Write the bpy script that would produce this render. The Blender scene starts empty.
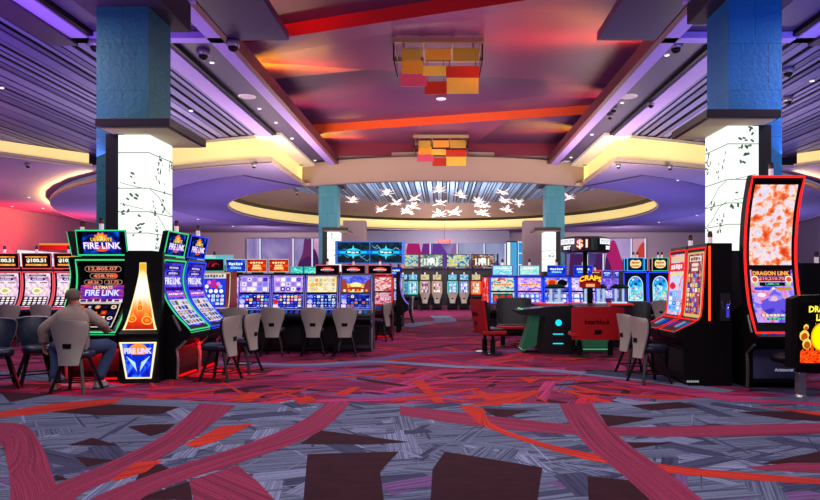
import bpy, math, random
from math import sin, cos, pi, radians as R, sqrt, hypot, atan2
from mathutils import Vector, Matrix

S = bpy.context.scene
COL = S.collection
F, CX, CY, EYE = 640.0, 443.0, 283.0, 1.5      # focal length in pixels, vanishing point, eye height

def at(px, py, Y):
    return Vector(((px - CX) * Y / F, Y, EYE + (CY - py) * Y / F))
def X_(px, Y): return (px - CX) * Y / F
def Z_(py, Y): return EYE + (CY - py) * Y / F
def gnd(px, py):
    Y = F * EYE / (py - CY)
    return ((px - CX) * Y / F, Y)

# ---------------------------------------------------------------- materials
_mats = {}
def lin(c):
    if isinstance(c, str):
        c = c.lstrip('#'); c = [int(c[i:i+2], 16) / 255 for i in (0, 2, 4)]
    return tuple(((x / 12.92) if x <= .04045 else ((x + .055) / 1.055) ** 2.4) for x in c) + (1,)

def _new(name):
    m = bpy.data.materials.new(name); m.use_nodes = True
    nt = m.node_tree; nt.nodes.clear()
    out = nt.nodes.new('ShaderNodeOutputMaterial')
    return m, nt, out
def N(nt, t, **kw):
    n = nt.nodes.new(t)
    for k, v in kw.items():
        if k.startswith('i_'): n.inputs[int(k[2:])].default_value = v
        else: setattr(n, k, v)
    return n
def L(nt, a, b): nt.links.new(a, b)

def pbr(col, rough=.6, metal=0., var=.12, scale=8., bump=0., stretch=(1, 1, 1), emit=0., col2=None, spec=.5):
    key = ('pbr', str(col), rough, metal, var, scale, bump, stretch, emit, str(col2), spec)
    if key in _mats: return _mats[key]
    m, nt, out = _new('surface')
    b = N(nt, 'ShaderNodeBsdfPrincipled')
    b.inputs['Roughness'].default_value = rough; b.inputs['Metallic'].default_value = metal
    b.inputs['Specular IOR Level'].default_value = spec
    tc = N(nt, 'ShaderNodeTexCoord'); mp = N(nt, 'ShaderNodeMapping'); mp.inputs['Scale'].default_value = stretch
    L(nt, tc.outputs['Object'], mp.inputs['Vector'])
    ns = N(nt, 'ShaderNodeTexNoise'); ns.inputs['Scale'].default_value = scale; ns.inputs['Detail'].default_value = 3
    L(nt, mp.outputs[0], ns.inputs['Vector'])
    c = lin(col)
    mx = N(nt, 'ShaderNodeMix', data_type='RGBA')
    a2 = lin(col2) if col2 else tuple(min(1, x * (1 + var)) for x in c[:3]) + (1,)
    a1 = c if col2 else tuple(x * (1 - var) for x in c[:3]) + (1,)
    mx.inputs[6].default_value = a1; mx.inputs[7].default_value = a2
    if col2:
        rp = N(nt, 'ShaderNodeMapRange'); rp.inputs[1].default_value = .38; rp.inputs[2].default_value = .62
        L(nt, ns.outputs[0], rp.inputs[0]); L(nt, rp.outputs[0], mx.inputs[0])
    else: L(nt, ns.outputs[0], mx.inputs[0])
    L(nt, mx.outputs[2], b.inputs['Base Color'])
    if emit:
        L(nt, mx.outputs[2], b.inputs['Emission Color']); b.inputs['Emission Strength'].default_value = emit
    if bump:
        bp = N(nt, 'ShaderNodeBump'); bp.inputs['Strength'].default_value = bump; bp.inputs['Distance'].default_value = .02
        L(nt, ns.outputs[0], bp.inputs['Height']); L(nt, bp.outputs[0], b.inputs['Normal'])
    L(nt, b.outputs[0], out.inputs[0]); _mats[key] = m
    return m

def emi(col, st=1.0):
    key = ('emi', str(col), st)
    if key in _mats: return _mats[key]
    m, nt, out = _new('glow')
    e = N(nt, 'ShaderNodeEmission'); e.inputs[0].default_value = lin(col); e.inputs[1].default_value = st
    L(nt, e.outputs[0], out.inputs[0]); _mats[key] = m
    return m

def splash(cols, scale=5., st=1., seed=0., detail=4., distort=1.2, stretch=(1, 1, 1), vor=False):
    """glowing display picture: noise through a colour ramp, on UVs"""
    key = ('spl', str(cols), scale, st, seed, detail, distort, stretch, vor)
    if key in _mats: return _mats[key]
    m, nt, out = _new('display')
    uv = N(nt, 'ShaderNodeTexCoord'); mp = N(nt, 'ShaderNodeMapping')
    mp.inputs['Location'].default_value = (seed * 3.1, seed * 1.7, seed); mp.inputs['Scale'].default_value = stretch
    L(nt, uv.outputs['UV'], mp.inputs[0])
    if vor:
        t = N(nt, 'ShaderNodeTexVoronoi'); t.inputs['Scale'].default_value = scale; o_ = t.outputs['Color']
        sp = N(nt, 'ShaderNodeSeparateColor'); L(nt, mp.outputs[0], t.inputs['Vector']); L(nt, o_, sp.inputs[0]); fac = sp.outputs[0]
        lo, hi = 0., 1.
    else:
        t = N(nt, 'ShaderNodeTexNoise'); t.inputs['Scale'].default_value = scale; t.inputs['Detail'].default_value = detail
        t.inputs['Distortion'].default_value = distort; L(nt, mp.outputs[0], t.inputs['Vector']); fac = t.outputs[0]; lo, hi = .3, .7
    r = N(nt, 'ShaderNodeValToRGB'); cr = r.color_ramp
    n = len(cols)
    while len(cr.elements) < n: cr.elements.new(.5)
    for i, c in enumerate(cols):
        cr.elements[i].position = lo + (hi - lo) * i / max(1, n - 1); cr.elements[i].color = lin(c)
    if vor: cr.interpolation = 'CONSTANT'
    L(nt, fac, r.inputs[0])
    e = N(nt, 'ShaderNodeEmission'); e.inputs[1].default_value = st
    L(nt, r.outputs[0], e.inputs[0]); L(nt, e.outputs[0], out.inputs[0]); _mats[key] = m
    return m

def vgrad(cols, st=1., scale=6.):
    """glowing panel graded along V with a little flicker"""
    key = ('vg', str(cols), st)
    if key in _mats: return _mats[key]
    m, nt, out = _new('display')
    tc = N(nt, 'ShaderNodeTexCoord'); sp = N(nt, 'ShaderNodeSeparateXYZ'); L(nt, tc.outputs['UV'], sp.inputs[0])
    ns = N(nt, 'ShaderNodeTexNoise'); ns.inputs['Scale'].default_value = scale; L(nt, tc.outputs['UV'], ns.inputs['Vector'])
    ma = N(nt, 'ShaderNodeMath', operation='MULTIPLY_ADD'); ma.inputs[1].default_value = .16; L(nt, ns.outputs[0], ma.inputs[0]); L(nt, sp.outputs[1], ma.inputs[2])
    r = N(nt, 'ShaderNodeValToRGB'); cr = r.color_ramp
    while len(cr.elements) < len(cols): cr.elements.new(.5)
    for i, c in enumerate(cols): cr.elements[i].position = .08 + .96 * i / (len(cols) - 1) if i < len(cols) - 1 else 1.; cr.elements[i].color = lin(c)
    L(nt, ma.outputs[0], r.inputs[0]); e = N(nt, 'ShaderNodeEmission'); e.inputs[1].default_value = st
    L(nt, r.outputs[0], e.inputs[0]); L(nt, e.outputs[0], out.inputs[0]); _mats[key] = m
    return m

def streaks(base, line, across=60., along=2., amt=.5, rough=.95, extra=None):
    """carpet stripes running along U"""
    key = ('str', base, line, across, along, amt, extra)
    if key in _mats: return _mats[key]
    m, nt, out = _new('carpet')
    tc = N(nt, 'ShaderNodeTexCoord'); mp = N(nt, 'ShaderNodeMapping'); mp.inputs['Scale'].default_value = (along, across, 1)
    L(nt, tc.outputs['UV'], mp.inputs[0])
    ns = N(nt, 'ShaderNodeTexNoise'); ns.inputs['Scale'].default_value = 1.; ns.inputs['Detail'].default_value = 3
    L(nt, mp.outputs[0], ns.inputs['Vector'])
    mr = N(nt, 'ShaderNodeMapRange'); mr.inputs[1].default_value = .42; mr.inputs[2].default_value = .62
    L(nt, ns.outputs[0], mr.inputs[0])
    n2 = N(nt, 'ShaderNodeTexNoise'); n2.inputs['Scale'].default_value = 130.
    L(nt, tc.outputs['Object'], n2.inputs['Vector'])
    mx = N(nt, 'ShaderNodeMix', data_type='RGBA'); mx.inputs[6].default_value = lin(base); mx.inputs[7].default_value = lin(line)
    ml = N(nt, 'ShaderNodeMath', operation='MULTIPLY'); ml.inputs[1].default_value = amt
    L(nt, mr.outputs[0], ml.inputs[0]); L(nt, ml.outputs[0], mx.inputs[0])
    mh = N(nt, 'ShaderNodeMapRange'); mh.inputs[1].default_value = .3; mh.inputs[2].default_value = .7; mh.inputs[3].default_value = .7; mh.inputs[4].default_value = 1.3
    L(nt, n2.outputs[0], mh.inputs[0])
    m2 = N(nt, 'ShaderNodeMix', data_type='RGBA', blend_type='MULTIPLY'); m2.inputs[0].default_value = 1.
    L(nt, mx.outputs[2], m2.inputs[6]); L(nt, mh.outputs[0], m2.inputs[7])
    b = N(nt, 'ShaderNodeBsdfPrincipled'); b.inputs['Roughness'].default_value = rough; b.inputs['Specular IOR Level'].default_value = .1
    L(nt, m2.outputs[2], b.inputs['Base Color']); L(nt, b.outputs[0], out.inputs[0]); _mats[key] = m
    return m

def glass(col='#dff2ff', mixf=.25):
    key = ('gl', col, mixf)
    if key in _mats: return _mats[key]
    m, nt, out = _new('clear')
    a = N(nt, 'ShaderNodeBsdfTransparent'); g = N(nt, 'ShaderNodeBsdfGlossy'); g.inputs[0].default_value = lin(col); g.inputs['Roughness'].default_value = .08
    x = N(nt, 'ShaderNodeMixShader'); x.inputs[0].default_value = mixf
    L(nt, a.outputs[0], x.inputs[1]); L(nt, g.outputs[0], x.inputs[2]); L(nt, x.outputs[0], out.inputs[0]); _mats[key] = m
    return m

# ---------------------------------------------------------------- text
_tc = {}
def text_mesh(s, bold=.02):
    k = (s, bold)
    if k in _tc: return _tc[k]
    c = bpy.data.curves.new('t', 'FONT'); c.body = s; c.size = 1; c.resolution_u = 2; c.offset = bold
    c.fill_mode = 'FRONT'
    o = bpy.data.objects.new('t', c); COL.objects.link(o)
    bpy.context.view_layer.update()
    me = o.to_mesh()
    vs = [v.co.xy.copy() for v in me.vertices]; fs = [tuple(p.vertices) for p in me.polygons]
    o.to_mesh_clear(); bpy.data.objects.remove(o); bpy.data.curves.remove(c)
    x0 = min(v.x for v in vs); x1 = max(v.x for v in vs); y0 = min(v.y for v in vs); y1 = max(v.y for v in vs)
    vs = [((v.x - x0) / (x1 - x0), (v.y - y0) / (y1 - y0)) for v in vs]
    _tc[k] = (vs, fs, (x1 - x0) / (y1 - y0)); return _tc[k]

# ---------------------------------------------------------------- mesh builder
class MB:
    def __init__(s, mat=None, M=None):
        s.v = []; s.f = []; s.mi = []; s.uv = []; s.ms = []; s.cur = 0; s.M = M
        if mat: s.mat(mat)
    def mat(s, m):
        if m not in s.ms: s.ms.append(m)
        s.cur = s.ms.index(m); return s
    def add(s, vs, fs, uvs=None):
        b = len(s.v)
        for p in vs:
            p = Vector(p)
            s.v.append(s.M @ p if s.M else p)
        for f in fs:
            s.f.append([b + i for i in f]); s.mi.append(s.cur)
            s.uv.append([uvs[i] if uvs else (0, 0) for i in f])
    def box(s, x0, x1, y0, y1, z0, z1):
        v = [(x, y, z) for z in (z0, z1) for y in (y0, y1) for x in (x0, x1)]
        s.add(v, [(0, 2, 3, 1), (4, 5, 7, 6), (0, 1, 5, 4), (1, 3, 7, 5), (3, 2, 6, 7), (2, 0, 4, 6)]); return s
    def bar(s, a, b, w, h, up=(0, 0, 1)):
        a, b = Vector(a), Vector(b); d = (b - a).normalized(); u = Vector(up)
        x = d.cross(u); x = (x if x.length > 1e-4 else d.cross(Vector((1, 0, 0)))).normalized(); u = x.cross(d)
        v = [p + x * (w / 2 * i) + u * (h / 2 * j) for p in (a, b) for i, j in ((-1, -1), (1, -1), (1, 1), (-1, 1))]
        s.add(v, [(0, 1, 2, 3), (7, 6, 5, 4), (0, 4, 5, 1), (1, 5, 6, 2), (2, 6, 7, 3), (3, 7, 4, 0)]); return s
    def quad(s, a, b, c, d):
        s.add([a, b, c, d], [(0, 1, 2, 3)], [(0, 0), (1, 0), (1, 1), (0, 1)]); return s
    def poly(s, pts):
        s.add(pts, [tuple(range(len(pts)))], [(p[0], p[1]) for p in pts]); return s
    def prism(s, prof, x0, x1):
        """prof: list of (y, z); extruded in x"""
        n = len(prof)
        v = [(x0, y, z) for y, z in prof] + [(x1, y, z) for y, z in prof]
        s.add(v, [tuple(range(n)), tuple(range(2 * n - 1, n - 1, -1))] + [(i, i + n, (i + 1) % n + n, (i + 1) % n) for i in range(n)]); return s
    def prismz(s, prof, z0, z1):
        n = len(prof)
        v = [(x, y, z0) for x, y in prof] + [(x, y, z1) for x, y in prof]
        s.add(v, [tuple(range(n - 1, -1, -1)), tuple(range(n, 2 * n))] + [(i, (i + 1) % n, (i + 1) % n + n, i + n) for i in range(n)]); return s
    def tube(s, pts, r, n=6, closed=False):
        pts = [Vector(p) for p in pts]; m = len(pts); rs = r if isinstance(r, (list, tuple)) else [r] * m
        vs = []; prev = None
        for i, p in enumerate(pts):
            if closed: d = pts[(i + 1) % m] - pts[i - 1]
            else: d = pts[min(i + 1, m - 1)] - pts[max(i - 1, 0)]
            d.normalize()
            if prev is None:
                u = d.cross(Vector((0, 0, 1))); u = u if u.length > .1 else d.cross(Vector((1, 0, 0)))
            else: u = prev - d * prev.dot(d)
            u.normalize(); prev = u; w = d.cross(u)
            vs += [p + (u * cos(2 * pi * k / n) + w * sin(2 * pi * k / n)) * rs[i] for k in range(n)]
        fs = []
        for i in range(m if closed else m - 1):
            for k in range(n):
                a = i * n + k; b = i * n + (k + 1) % n; c = ((i + 1) % m) * n
                fs.append((a, b, c + (k + 1) % n, c + k))
        if not closed: fs += [tuple(range(n - 1, -1, -1)), tuple((m - 1) * n + k for k in range(n))]
        s.add(vs, fs); return s
    def lathe(s, prof, c=(0, 0, 0), n=16, a0=0., a1=2 * pi, cap=True):
        full = abs(a1 - a0 - 2 * pi) < 1e-6; k = n if full else n + 1
        vs = []
        for r, z in prof:
            for i in range(k):
                a = a0 + (a1 - a0) * i / n; vs.append((c[0] + r * cos(a), c[1] + r * sin(a), c[2] + z))
        fs = []
        for j in range(len(prof) - 1):
            for i in range(n):
                a = j * k + i; b = j * k + (i + 1) % k
                fs.append((a, b, b + k, a + k))
        if cap and full:
            if prof[0][0] > 1e-5: fs.append(tuple(range(k - 1, -1, -1)))
            if prof[-1][0] > 1e-5: fs.append(tuple((len(prof) - 1) * k + i for i in range(k)))
        s.add(vs, fs); return s
    def ball(s, c, r, n=10, m=7, sc=(1, 1, 1)):
        vs = []; 
        for j in range(m + 1):
            t = pi * j / m
            for i in range(n):
                a = 2 * pi * i / n; vs.append((c[0] + r * sc[0] * sin(t) * cos(a), c[1] + r * sc[1] * sin(t) * sin(a), c[2] - r * sc[2] * cos(t)))
        s.add(vs, [(j * n + i, j * n + (i + 1) % n, (j + 1) * n + (i + 1) % n, (j + 1) * n + i) for j in range(m) for i in range(n)]); return s
    def grid(s, fn, nu, nv):
        vs = []; uv = []
        for j in range(nv + 1):
            for i in range(nu + 1):
                u, v = i / nu, j / nv; vs.append(fn(u, v)); uv.append((u, v))
        s.add(vs, [(j * (nu + 1) + i, j * (nu + 1) + i + 1, (j + 1) * (nu + 1) + i + 1, (j + 1) * (nu + 1) + i) for j in range(nv) for i in range(nu)], uv); return s
    def text(s, t, fn, bold=.02):
        vs, fs, asp = text_mesh(t, bold)
        s.add([fn(u, v) for u, v in vs], fs); return s
    def build(s, name, parent=None, smooth=False, bevel=0., loc=None, seg=2, merge=False):
        me = bpy.data.meshes.new(name)
        me.from_pydata([tuple(p) for p in s.v], [], s.f)
        for m in s.ms: me.materials.append(m)
        me.polygons.foreach_set('material_index', s.mi)
        ul = me.uv_layers.new(name='UVMap')
        flat = [c for f in s.uv for p in f for c in p]
        ul.data.foreach_set('uv', flat)
        me.update()
        if smooth:
            for p in me.polygons: p.use_smooth = True
        o = bpy.data.objects.new(name, me); COL.objects.link(o)
        if parent is not None: o.parent = parent
        if loc: o.location = loc
        if bevel:
            b = o.modifiers.new('edge', 'BEVEL'); b.width = bevel; b.segments = seg; b.limit_method = 'ANGLE'; b.angle_limit = R(40)
        return o

class Canvas:
    """flat or curved picture surface: fn(u, v, off) -> point; flat-colour shapes stacked on it"""
    def __init__(s, fn, nv=1, asp=1.):
        s.fn = fn; s.mb = MB(); s.k = 0; s.nv = nv; s.asp = asp; s.step = .0012; s.nu = 1
    def _o(s): s.k += 1; return s.k * s.step
    def rect(s, u0, v0, u1, v1, m, nv=None):
        o = s._o(); s.mb.mat(m); n = nv or max(1, round(s.nv * (v1 - v0)))
        s.mb.grid(lambda a, b: s.fn(u0 + (u1 - u0) * a, v0 + (v1 - v0) * b, o), s.nu, n); return s
    def poly(s, pts, m):
        o = s._o(); s.mb.mat(m); s.mb.add([s.fn(u, v, o) for u, v in pts], [tuple(range(len(pts)))], [(u, v) for u, v in pts]); return s
    def disc(s, u, v, ru, m, n=14, rv=None, a0=0, a1=2 * pi):
        rv = rv if rv else ru * s.asp
        return s.poly([(u + ru * cos(a0 + (a1 - a0) * i / n), v + rv * sin(a0 + (a1 - a0) * i / n)) for i in range(n + (0 if a1 - a0 > 6.28 else 1))], m)
    def pill(s, u0, v0, u1, v1, m):
        c = (v1 - v0) / 2 / s.asp
        pts = [(u1 - c + c * sin(pi * i / 6), (v0 + v1) / 2 - (v1 - v0) / 2 * cos(pi * i / 6)) for i in range(7)]
        pts += [(u0 + c - c * sin(pi * i / 6), (v0 + v1) / 2 + (v1 - v0) / 2 * cos(pi * i / 6)) for i in range(7)]
        return s.poly(pts, m)
    def frame(s, u0, v0, u1, v1, t, m):
        tv = t * s.asp
        s.rect(u0, v0, u1, v0 + tv, m); s.k -= 1; s.rect(u0, v1 - tv, u1, v1, m); s.k -= 1
        s.rect(u0, v0, u0 + t, v1, m); s.k -= 1; s.rect(u1 - t, v0, u1, v1, m); return s
    def text(s, t, u0, v0, u1, v1, m, bold=.02, arc=0.):
        o = s._o(); s.mb.mat(m)
        s.mb.text(t, lambda a, b: s.fn(u0 + (u1 - u0) * a, v0 + (v1 - v0) * b + arc * (1 - (2 * a - 1) ** 2), o), bold); return s
    def reels(s, u0, v0, u1, v1, c, r, pal, seed=0, gap=.12, back=None, shape='mix'):
        rnd = random.Random(seed)
        if back: s.rect(u0, v0, u1, v1, back)
        du, dv = (u1 - u0) / c, (v1 - v0) / r
        k0 = s.k
        for i in range(c):
            for j in range(r):
                s.k = k0
                a, b = u0 + du * i, v0 + dv * j
                m = emi(rnd.choice(pal), 1.)
                t = rnd.random()
                if shape == 'box' or (shape == 'mix' and t < .5): s.rect(a + du * gap, b + dv * gap, a + du * (1 - gap), b + dv * (1 - gap), m)
                else: s.disc(a + du / 2, b + dv / 2, du * (.5 - gap), m, 8, rv=dv * (.5 - gap))
                if rnd.random() < .7: s.disc(a + du / 2, b + dv / 2, du * .2, emi(rnd.choice(pal), 1.), 6, rv=dv * .2)
        s.k = k0 + 2; return s
    def build(s, name, parent): return s.mb.build(name, parent)

# ---------------------------------------------------------------- scene objects
def thing(name, label, cat, loc=(0, 0, 0), rz=0., group=None):
    o = bpy.data.objects.new(name, None); COL.objects.link(o); o.location = loc; o.rotation_euler = (0, 0, rz)
    o.empty_display_size = .2
    o['label'] = label; o['category'] = cat
    if group: o['group'] = group
    return o
def tag(o, label, cat, group=None):
    o['label'] = label; o['category'] = cat
    if group: o['group'] = group
    return o
def struct(o): o['kind'] = 'structure'; return o
KIDS = {}
def copy_tree(o, parent=None, label=None, loc=None, rz=None, group=None):
    c = o.copy(); COL.objects.link(c)
    if parent is not None: c.parent = parent
    for ch in list(o.children): copy_tree(ch, c)
    if label: c['label'] = label
    if group: c['group'] = group
    if loc is not None: c.location = loc
    if rz is not None: c.rotation_euler = (0, 0, rz)
    return c
def lamp(kind, loc, energy, col, size=1., size2=None, aim=None, spot=None, blend=.5):
    l = bpy.data.lights.new(kind.lower() + '_lamp', kind); l.energy = energy; l.color = lin(col)[:3]
    if kind == 'AREA':
        l.shape = 'RECTANGLE'; l.size = size; l.size_y = size2 or size
    elif kind in ('POINT', 'SPOT'): l.shadow_soft_size = size
    if kind == 'SPOT': l.spot_size = R(spot or 90); l.spot_blend = blend
    o = bpy.data.objects.new(kind.lower() + '_lamp', l); COL.objects.link(o); o.location = loc
    if aim is not None:
        o.rotation_euler = (Vector(aim) - Vector(loc)).to_track_quat('-Z', 'Y').to_euler()
    return o

BLACK = pbr('#08080a', .4, 0, .1, spec=.2)
CHAR = pbr('#131216', .5, 0, .2, spec=.25)
DARK = pbr('#1d1b20', .5, spec=.3)
CHROME = pbr('#a9a9b0', .25, .9, .05)
SILVER = pbr('#8d8a8c', .35, .6, .1)
WHITE = pbr('#e8e6ea', .5)
# ================================================================ camera and world
cam = bpy.data.cameras.new('camera'); co = bpy.data.objects.new('camera', cam); COL.objects.link(co)
co.location = (0, 0, EYE); co.rotation_euler = (pi / 2, 0, 0)
cam.sensor_width = 36; cam.lens = F / 820 * 36; cam.clip_end = 200
cam.shift_x = -(CX - 410) / 820; cam.shift_y = (CY - 250) / 820
S.camera = co
S.view_settings.view_transform = 'Standard'; S.view_settings.look = 'None'; S.view_settings.gamma = .94; S.view_settings.exposure = .06
S.cycles.use_denoising = True
S.cycles.max_bounces = 5; S.cycles.diffuse_bounces = 3; S.cycles.glossy_bounces = 2; S.cycles.transparent_max_bounces = 8
S.cycles.sample_clamp_indirect = 4.
w = bpy.data.worlds.new('world'); S.world = w; w.use_nodes = True
w.node_tree.nodes['Background'].inputs[0].default_value = lin('#b9a8d8'); w.node_tree.nodes['Background'].inputs[1].default_value = .35

# ================================================================ carpet
PINK = streaks('#7e2c48', '#43172c', 130, .35, .9)
PINK2 = streaks('#742846', '#491630', 60, .4, .8)
BLUE = streaks('#5b6278', '#31344c', 44, .6, 1.)
BLUE2 = streaks('#4a4f6c', '#7e839a', 60, .5, .8)
SLATE = streaks('#393b54', '#232338', 30, 1., .8)
MAROON = streaks('#28101a', '#32141f', 8, 4, .5)
ORANGE = streaks('#ac2f20', '#5c1820', 90, .5, 1.)
RED = streaks('#a8223c', '#5c142c', 50, .5, .8)
MID = streaks('#741f46', '#451531', 9, 1.3, .9)
MID2 = streaks('#943058', '#5c1c46', 24, .6, .8)
PURP = streaks('#62466f', '#3f2d56', 30, .6, .8)

fl = MB(MID)
fl.add([(-45, -4, 0), (45, -4, 0), (45, 62, 0), (-45, 62, 0)], [(0, 1, 2, 3)], [(-45, -4), (45, -4), (45, 62), (-45, 62)])
lev = [0]
def up():
    lev[0] += 1; return .0006 + lev[0] * .000006
def patch(pts, m, ang=0., z=None):
    """floor patch from corners in metres; the stripes run at ang"""
    z = z or up(); fl.mat(m); c, s = cos(ang), sin(ang)
    fl.add([(x, y, z) for x, y in pts], [tuple(range(len(pts)))], [(x * c + y * s, -x * s + y * c) for x, y in pts])
def L_(pts): return [gnd(x / 2, 350 + y / 2) for x, y in pts]
def R_(pts): return [gnd(410 + x / 2, 350 + y / 2) for x, y in pts]
def smooth_line(p, n=6):
    out = []
    for i in range(len(p) - 1):
        p0, p1, p2, p3 = p[max(i - 1, 0)], p[i], p[i + 1], p[min(i + 2, len(p) - 1)]
        for k in range(n):
            t = k / n
            out.append(tuple(.5 * (2 * b + (c - a) * t + (2 * a - 5 * b + 4 * c - d) * t * t + (3 * b - a - 3 * c + d) * t ** 3) for a, b, c, d in zip(p0, p1, p2, p3)))
    out.append(p[-1]); return out
def ribbon(e1, e2, m, z=None):
    a = smooth_line(e1); b = smooth_line(e2); n = max(len(a), len(b))
    def res(p):
        out = []
        for i in range(n):
            t = i * (len(p) - 1) / (n - 1); k = min(int(t), len(p) - 2); f = t - k
            out.append((p[k][0] * (1 - f) + p[k + 1][0] * f, p[k][1] * (1 - f) + p[k + 1][1] * f))
        return out
    a, b = res(a), res(b); z = z or up(); fl.mat(m)
    vs = []; uv = []; s = 0
    for i in range(n):
        if i: s += hypot(a[i][0] - a[i - 1][0], a[i][1] - a[i - 1][1])
        w_ = hypot(a[i][0] - b[i][0], a[i][1] - b[i][1])
        vs += [(*a[i], z), (*b[i], z)]; uv += [(s, 0), (s, w_)]
    fl.add(vs, [(2 * i, 2 * i + 2, 2 * i + 3, 2 * i + 1) for i in range(n - 1)], uv)
def path(pts, w_, m):
    """ribbon of constant width along a centre line in metres"""
    p = smooth_line(pts); a = []; b = []
    for i in range(len(p)):
        q, r_ = p[max(i - 1, 0)], p[min(i + 1, len(p) - 1)]
        dx, dy = r_[0] - q[0], r_[1] - q[1]; l = hypot(dx, dy) or 1
        a.append((p[i][0] - dy / l * w_ / 2, p[i][1] + dx / l * w_ / 2)); b.append((p[i][0] + dy / l * w_ / 2, p[i][1] - dx / l * w_ / 2))
    z = up(); fl.mat(m); vs = []; uv = []; s = 0
    for i in range(len(p)):
        if i: s += hypot(p[i][0] - p[i - 1][0], p[i][1] - p[i - 1][1])
        vs += [(*a[i], z), (*b[i], z)]; uv += [(s, 0), (s, w_)]
    fl.add(vs, [(2 * i, 2 * i + 1, 2 * i + 3, 2 * i + 2) for i in range(len(p) - 1)], uv)

rnd = random.Random(5)
# --- the field further in: crimson with orange strokes, violet shards and grey-blue bands
for i in range(520):
    y = 7.4 + 20 * rnd.random() ** 1.4; x = rnd.uniform(-.72, .62) * y
    a = rnd.choice((.35, .5, 2.4, 2.7, -.15, 1.1)) + rnd.uniform(-.3, .3); l = rnd.uniform(.4, 1.3); w_ = rnd.uniform(.1, .36)
    c, s = cos(a), sin(a)
    q = [(x + c * u - s * v, y + s * u + c * v) for u, v in ((-l, -w_ / 2), (l, -w_ * .2), (l * .8, w_ / 2), (-l * .7, w_ * .4))]
    patch(q, rnd.choice((MID2, PURP, MAROON, MAROON, MID2, PINK2, RED)), a)
for i in range(420):
    y = 7.3 + 20 * rnd.random() ** 1.3; x = rnd.uniform(-.6, .55) * y
    a = rnd.choice((.5, .8, 1.1, 1.9, 2.2, 2.5, .2)) + rnd.uniform(-.25, .25); l = rnd.uniform(.3, .9); w_ = rnd.choice((.03, .035, .04, .04, .06, .18, .22))
    c, s = cos(a), sin(a)
    q = [(x + c * u - s * v, y + s * u + c * v) for u, v in ((-l, -w_ / 2), (l, -w_ * .3), (l, w_ * .3), (-l * .8, w_ / 2))]
    patch(q, ORANGE, a)
path([gnd(x, y) for x, y in ((60, 372), (130, 363), (216, 364), (330, 366), (420, 354), (500, 352), (600, 347))], .5, PURP)
path([gnd(x, y) for x, y in ((216, 362), (300, 365), (372, 362), (460, 367), (540, 370), (640, 380), (730, 392))], .32, BLUE2)
path([gnd(x, y) for x, y in ((400, 327), (425, 323), (445, 321), (440, 316))], .9, BLUE2)
path([gnd(x, y) for x, y in ((0, 372), (40, 376), (70, 383), (110, 388))], .45, BLUE)
path([gnd(x, y) for x, y in ((590, 372), (660, 379), (730, 384), (819, 394))], .5, SLATE)
# --- the band nearest the camera: grey-blue ground
patch(L_([(-400, 75), (100, 92), (330, 100), (450, 106), (690, 108)]) + R_([(0, 108), (300, 108), (440, 105), (620, 95), (820, 95), (1300, 92), (1400, 330), (-1400, 330)]), BLUE, .25)
for i in range(420):
    x0, y0 = gnd(rnd.uniform(-40, 860), rnd.uniform(402, 500)); a = rnd.choice((.2, .35, .5, 1.2, 1.7, 2.2, 2.6, -.2)) ; l = rnd.uniform(.12, .5); w_ = rnd.choice((.02, .03, .05, .1, .2, .28))
    c, s = cos(a), sin(a)
    q = [(x0 + c * u - s * v, y0 + s * u + c * v) for u, v in ((-l, -w_ / 2), (l, -w_ * .3), (l * .8, w_ / 2), (-l * .9, w_ * .45))]
    patch(q, rnd.choice((SLATE, BLUE2, SLATE, BLUE, BLUE2, SLATE, PURP if y0 < 5 else BLUE)), a)
for q in ([(100, 125), (215, 110), (360, 115), (320, 130), (200, 132)], [(135, 192), (185, 177), (238, 193)], [(255, 155), (300, 150), (350, 150), (330, 166), (300, 174)],
          [(148, 215), (230, 222), (175, 236)], [(108, 252), (138, 260), (112, 264)], [(265, 302), (378, 265), (385, 302)], [(600, 190), (640, 162), (820, 186), (740, 191)],
          [(0, 85), (100, 90), (20, 106)], [(285, 238), (320, 230), (340, 240), (270, 264)]):
    patch(L_(q), MAROON)
for q in ([(-205, 210), (-22, 205), (-60, 245), (-50, 320), (-215, 320)], [(70, 205), (265, 237), (252, 320), (40, 320), (45, 240)], [(355, 255), (470, 265), (510, 320), (358, 320)], [(380, 130), (490, 138), (395, 155)],
          [(425, 186), (525, 187), (440, 200)], [(140, 118), (240, 122), (180, 139)], [(440, 112), (540, 105), (580, 115), (480, 123)],
          [(650, 125), (760, 141), (900, 147), (900, 135), (760, 124)], [(760, 216), (830, 203), (900, 203), (900, 232), (700, 230)], [(500, 161), (610, 149), (640, 153), (520, 166)]):
    patch(R_(q), MAROON)
ribbon(L_([(-30, 146), (50, 152), (86, 200), (108, 262), (130, 330)]), L_([(-60, 170), (0, 190), (14, 230), (20, 265), (20, 330)]), PINK)
ribbon(L_([(60, 310), (110, 272), (200, 235), (330, 170), (400, 108)]), L_([(130, 330), (170, 285), (285, 238), (395, 172), (472, 112)]), PINK)
ribbon(L_([(130, 330), (210, 287), (330, 242), (500, 187), (600, 145), (655, 106)]), L_([(230, 330), (330, 277), (480, 227), (600, 184), (660, 150), (702, 106)]), PINK)
patch(L_([(378, 264), (475, 232), (520, 270), (575, 330), (395, 330)]), PINK, 2.4)
ribbon(R_([(-20, 113), (120, 128), (220, 140), (400, 155), (620, 152), (900, 146)]), R_([(-20, 132), (120, 152), (240, 165), (400, 173), (640, 175), (900, 166)]), PINK)
ribbon(R_([(105, 112), (145, 118), (165, 150), (260, 185), (372, 210), (540, 235), (700, 250), (900, 266)]), R_([(98, 112), (128, 140), (150, 155), (235, 187), (350, 220), (500, 246), (690, 263), (900, 276)]), ORANGE)
ribbon(R_([(298, 108), (320, 150), (360, 200), (425, 252), (510, 330)]), R_([(364, 108), (392, 150), (450, 200), (520, 250), (620, 330)]), PINK)
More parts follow.
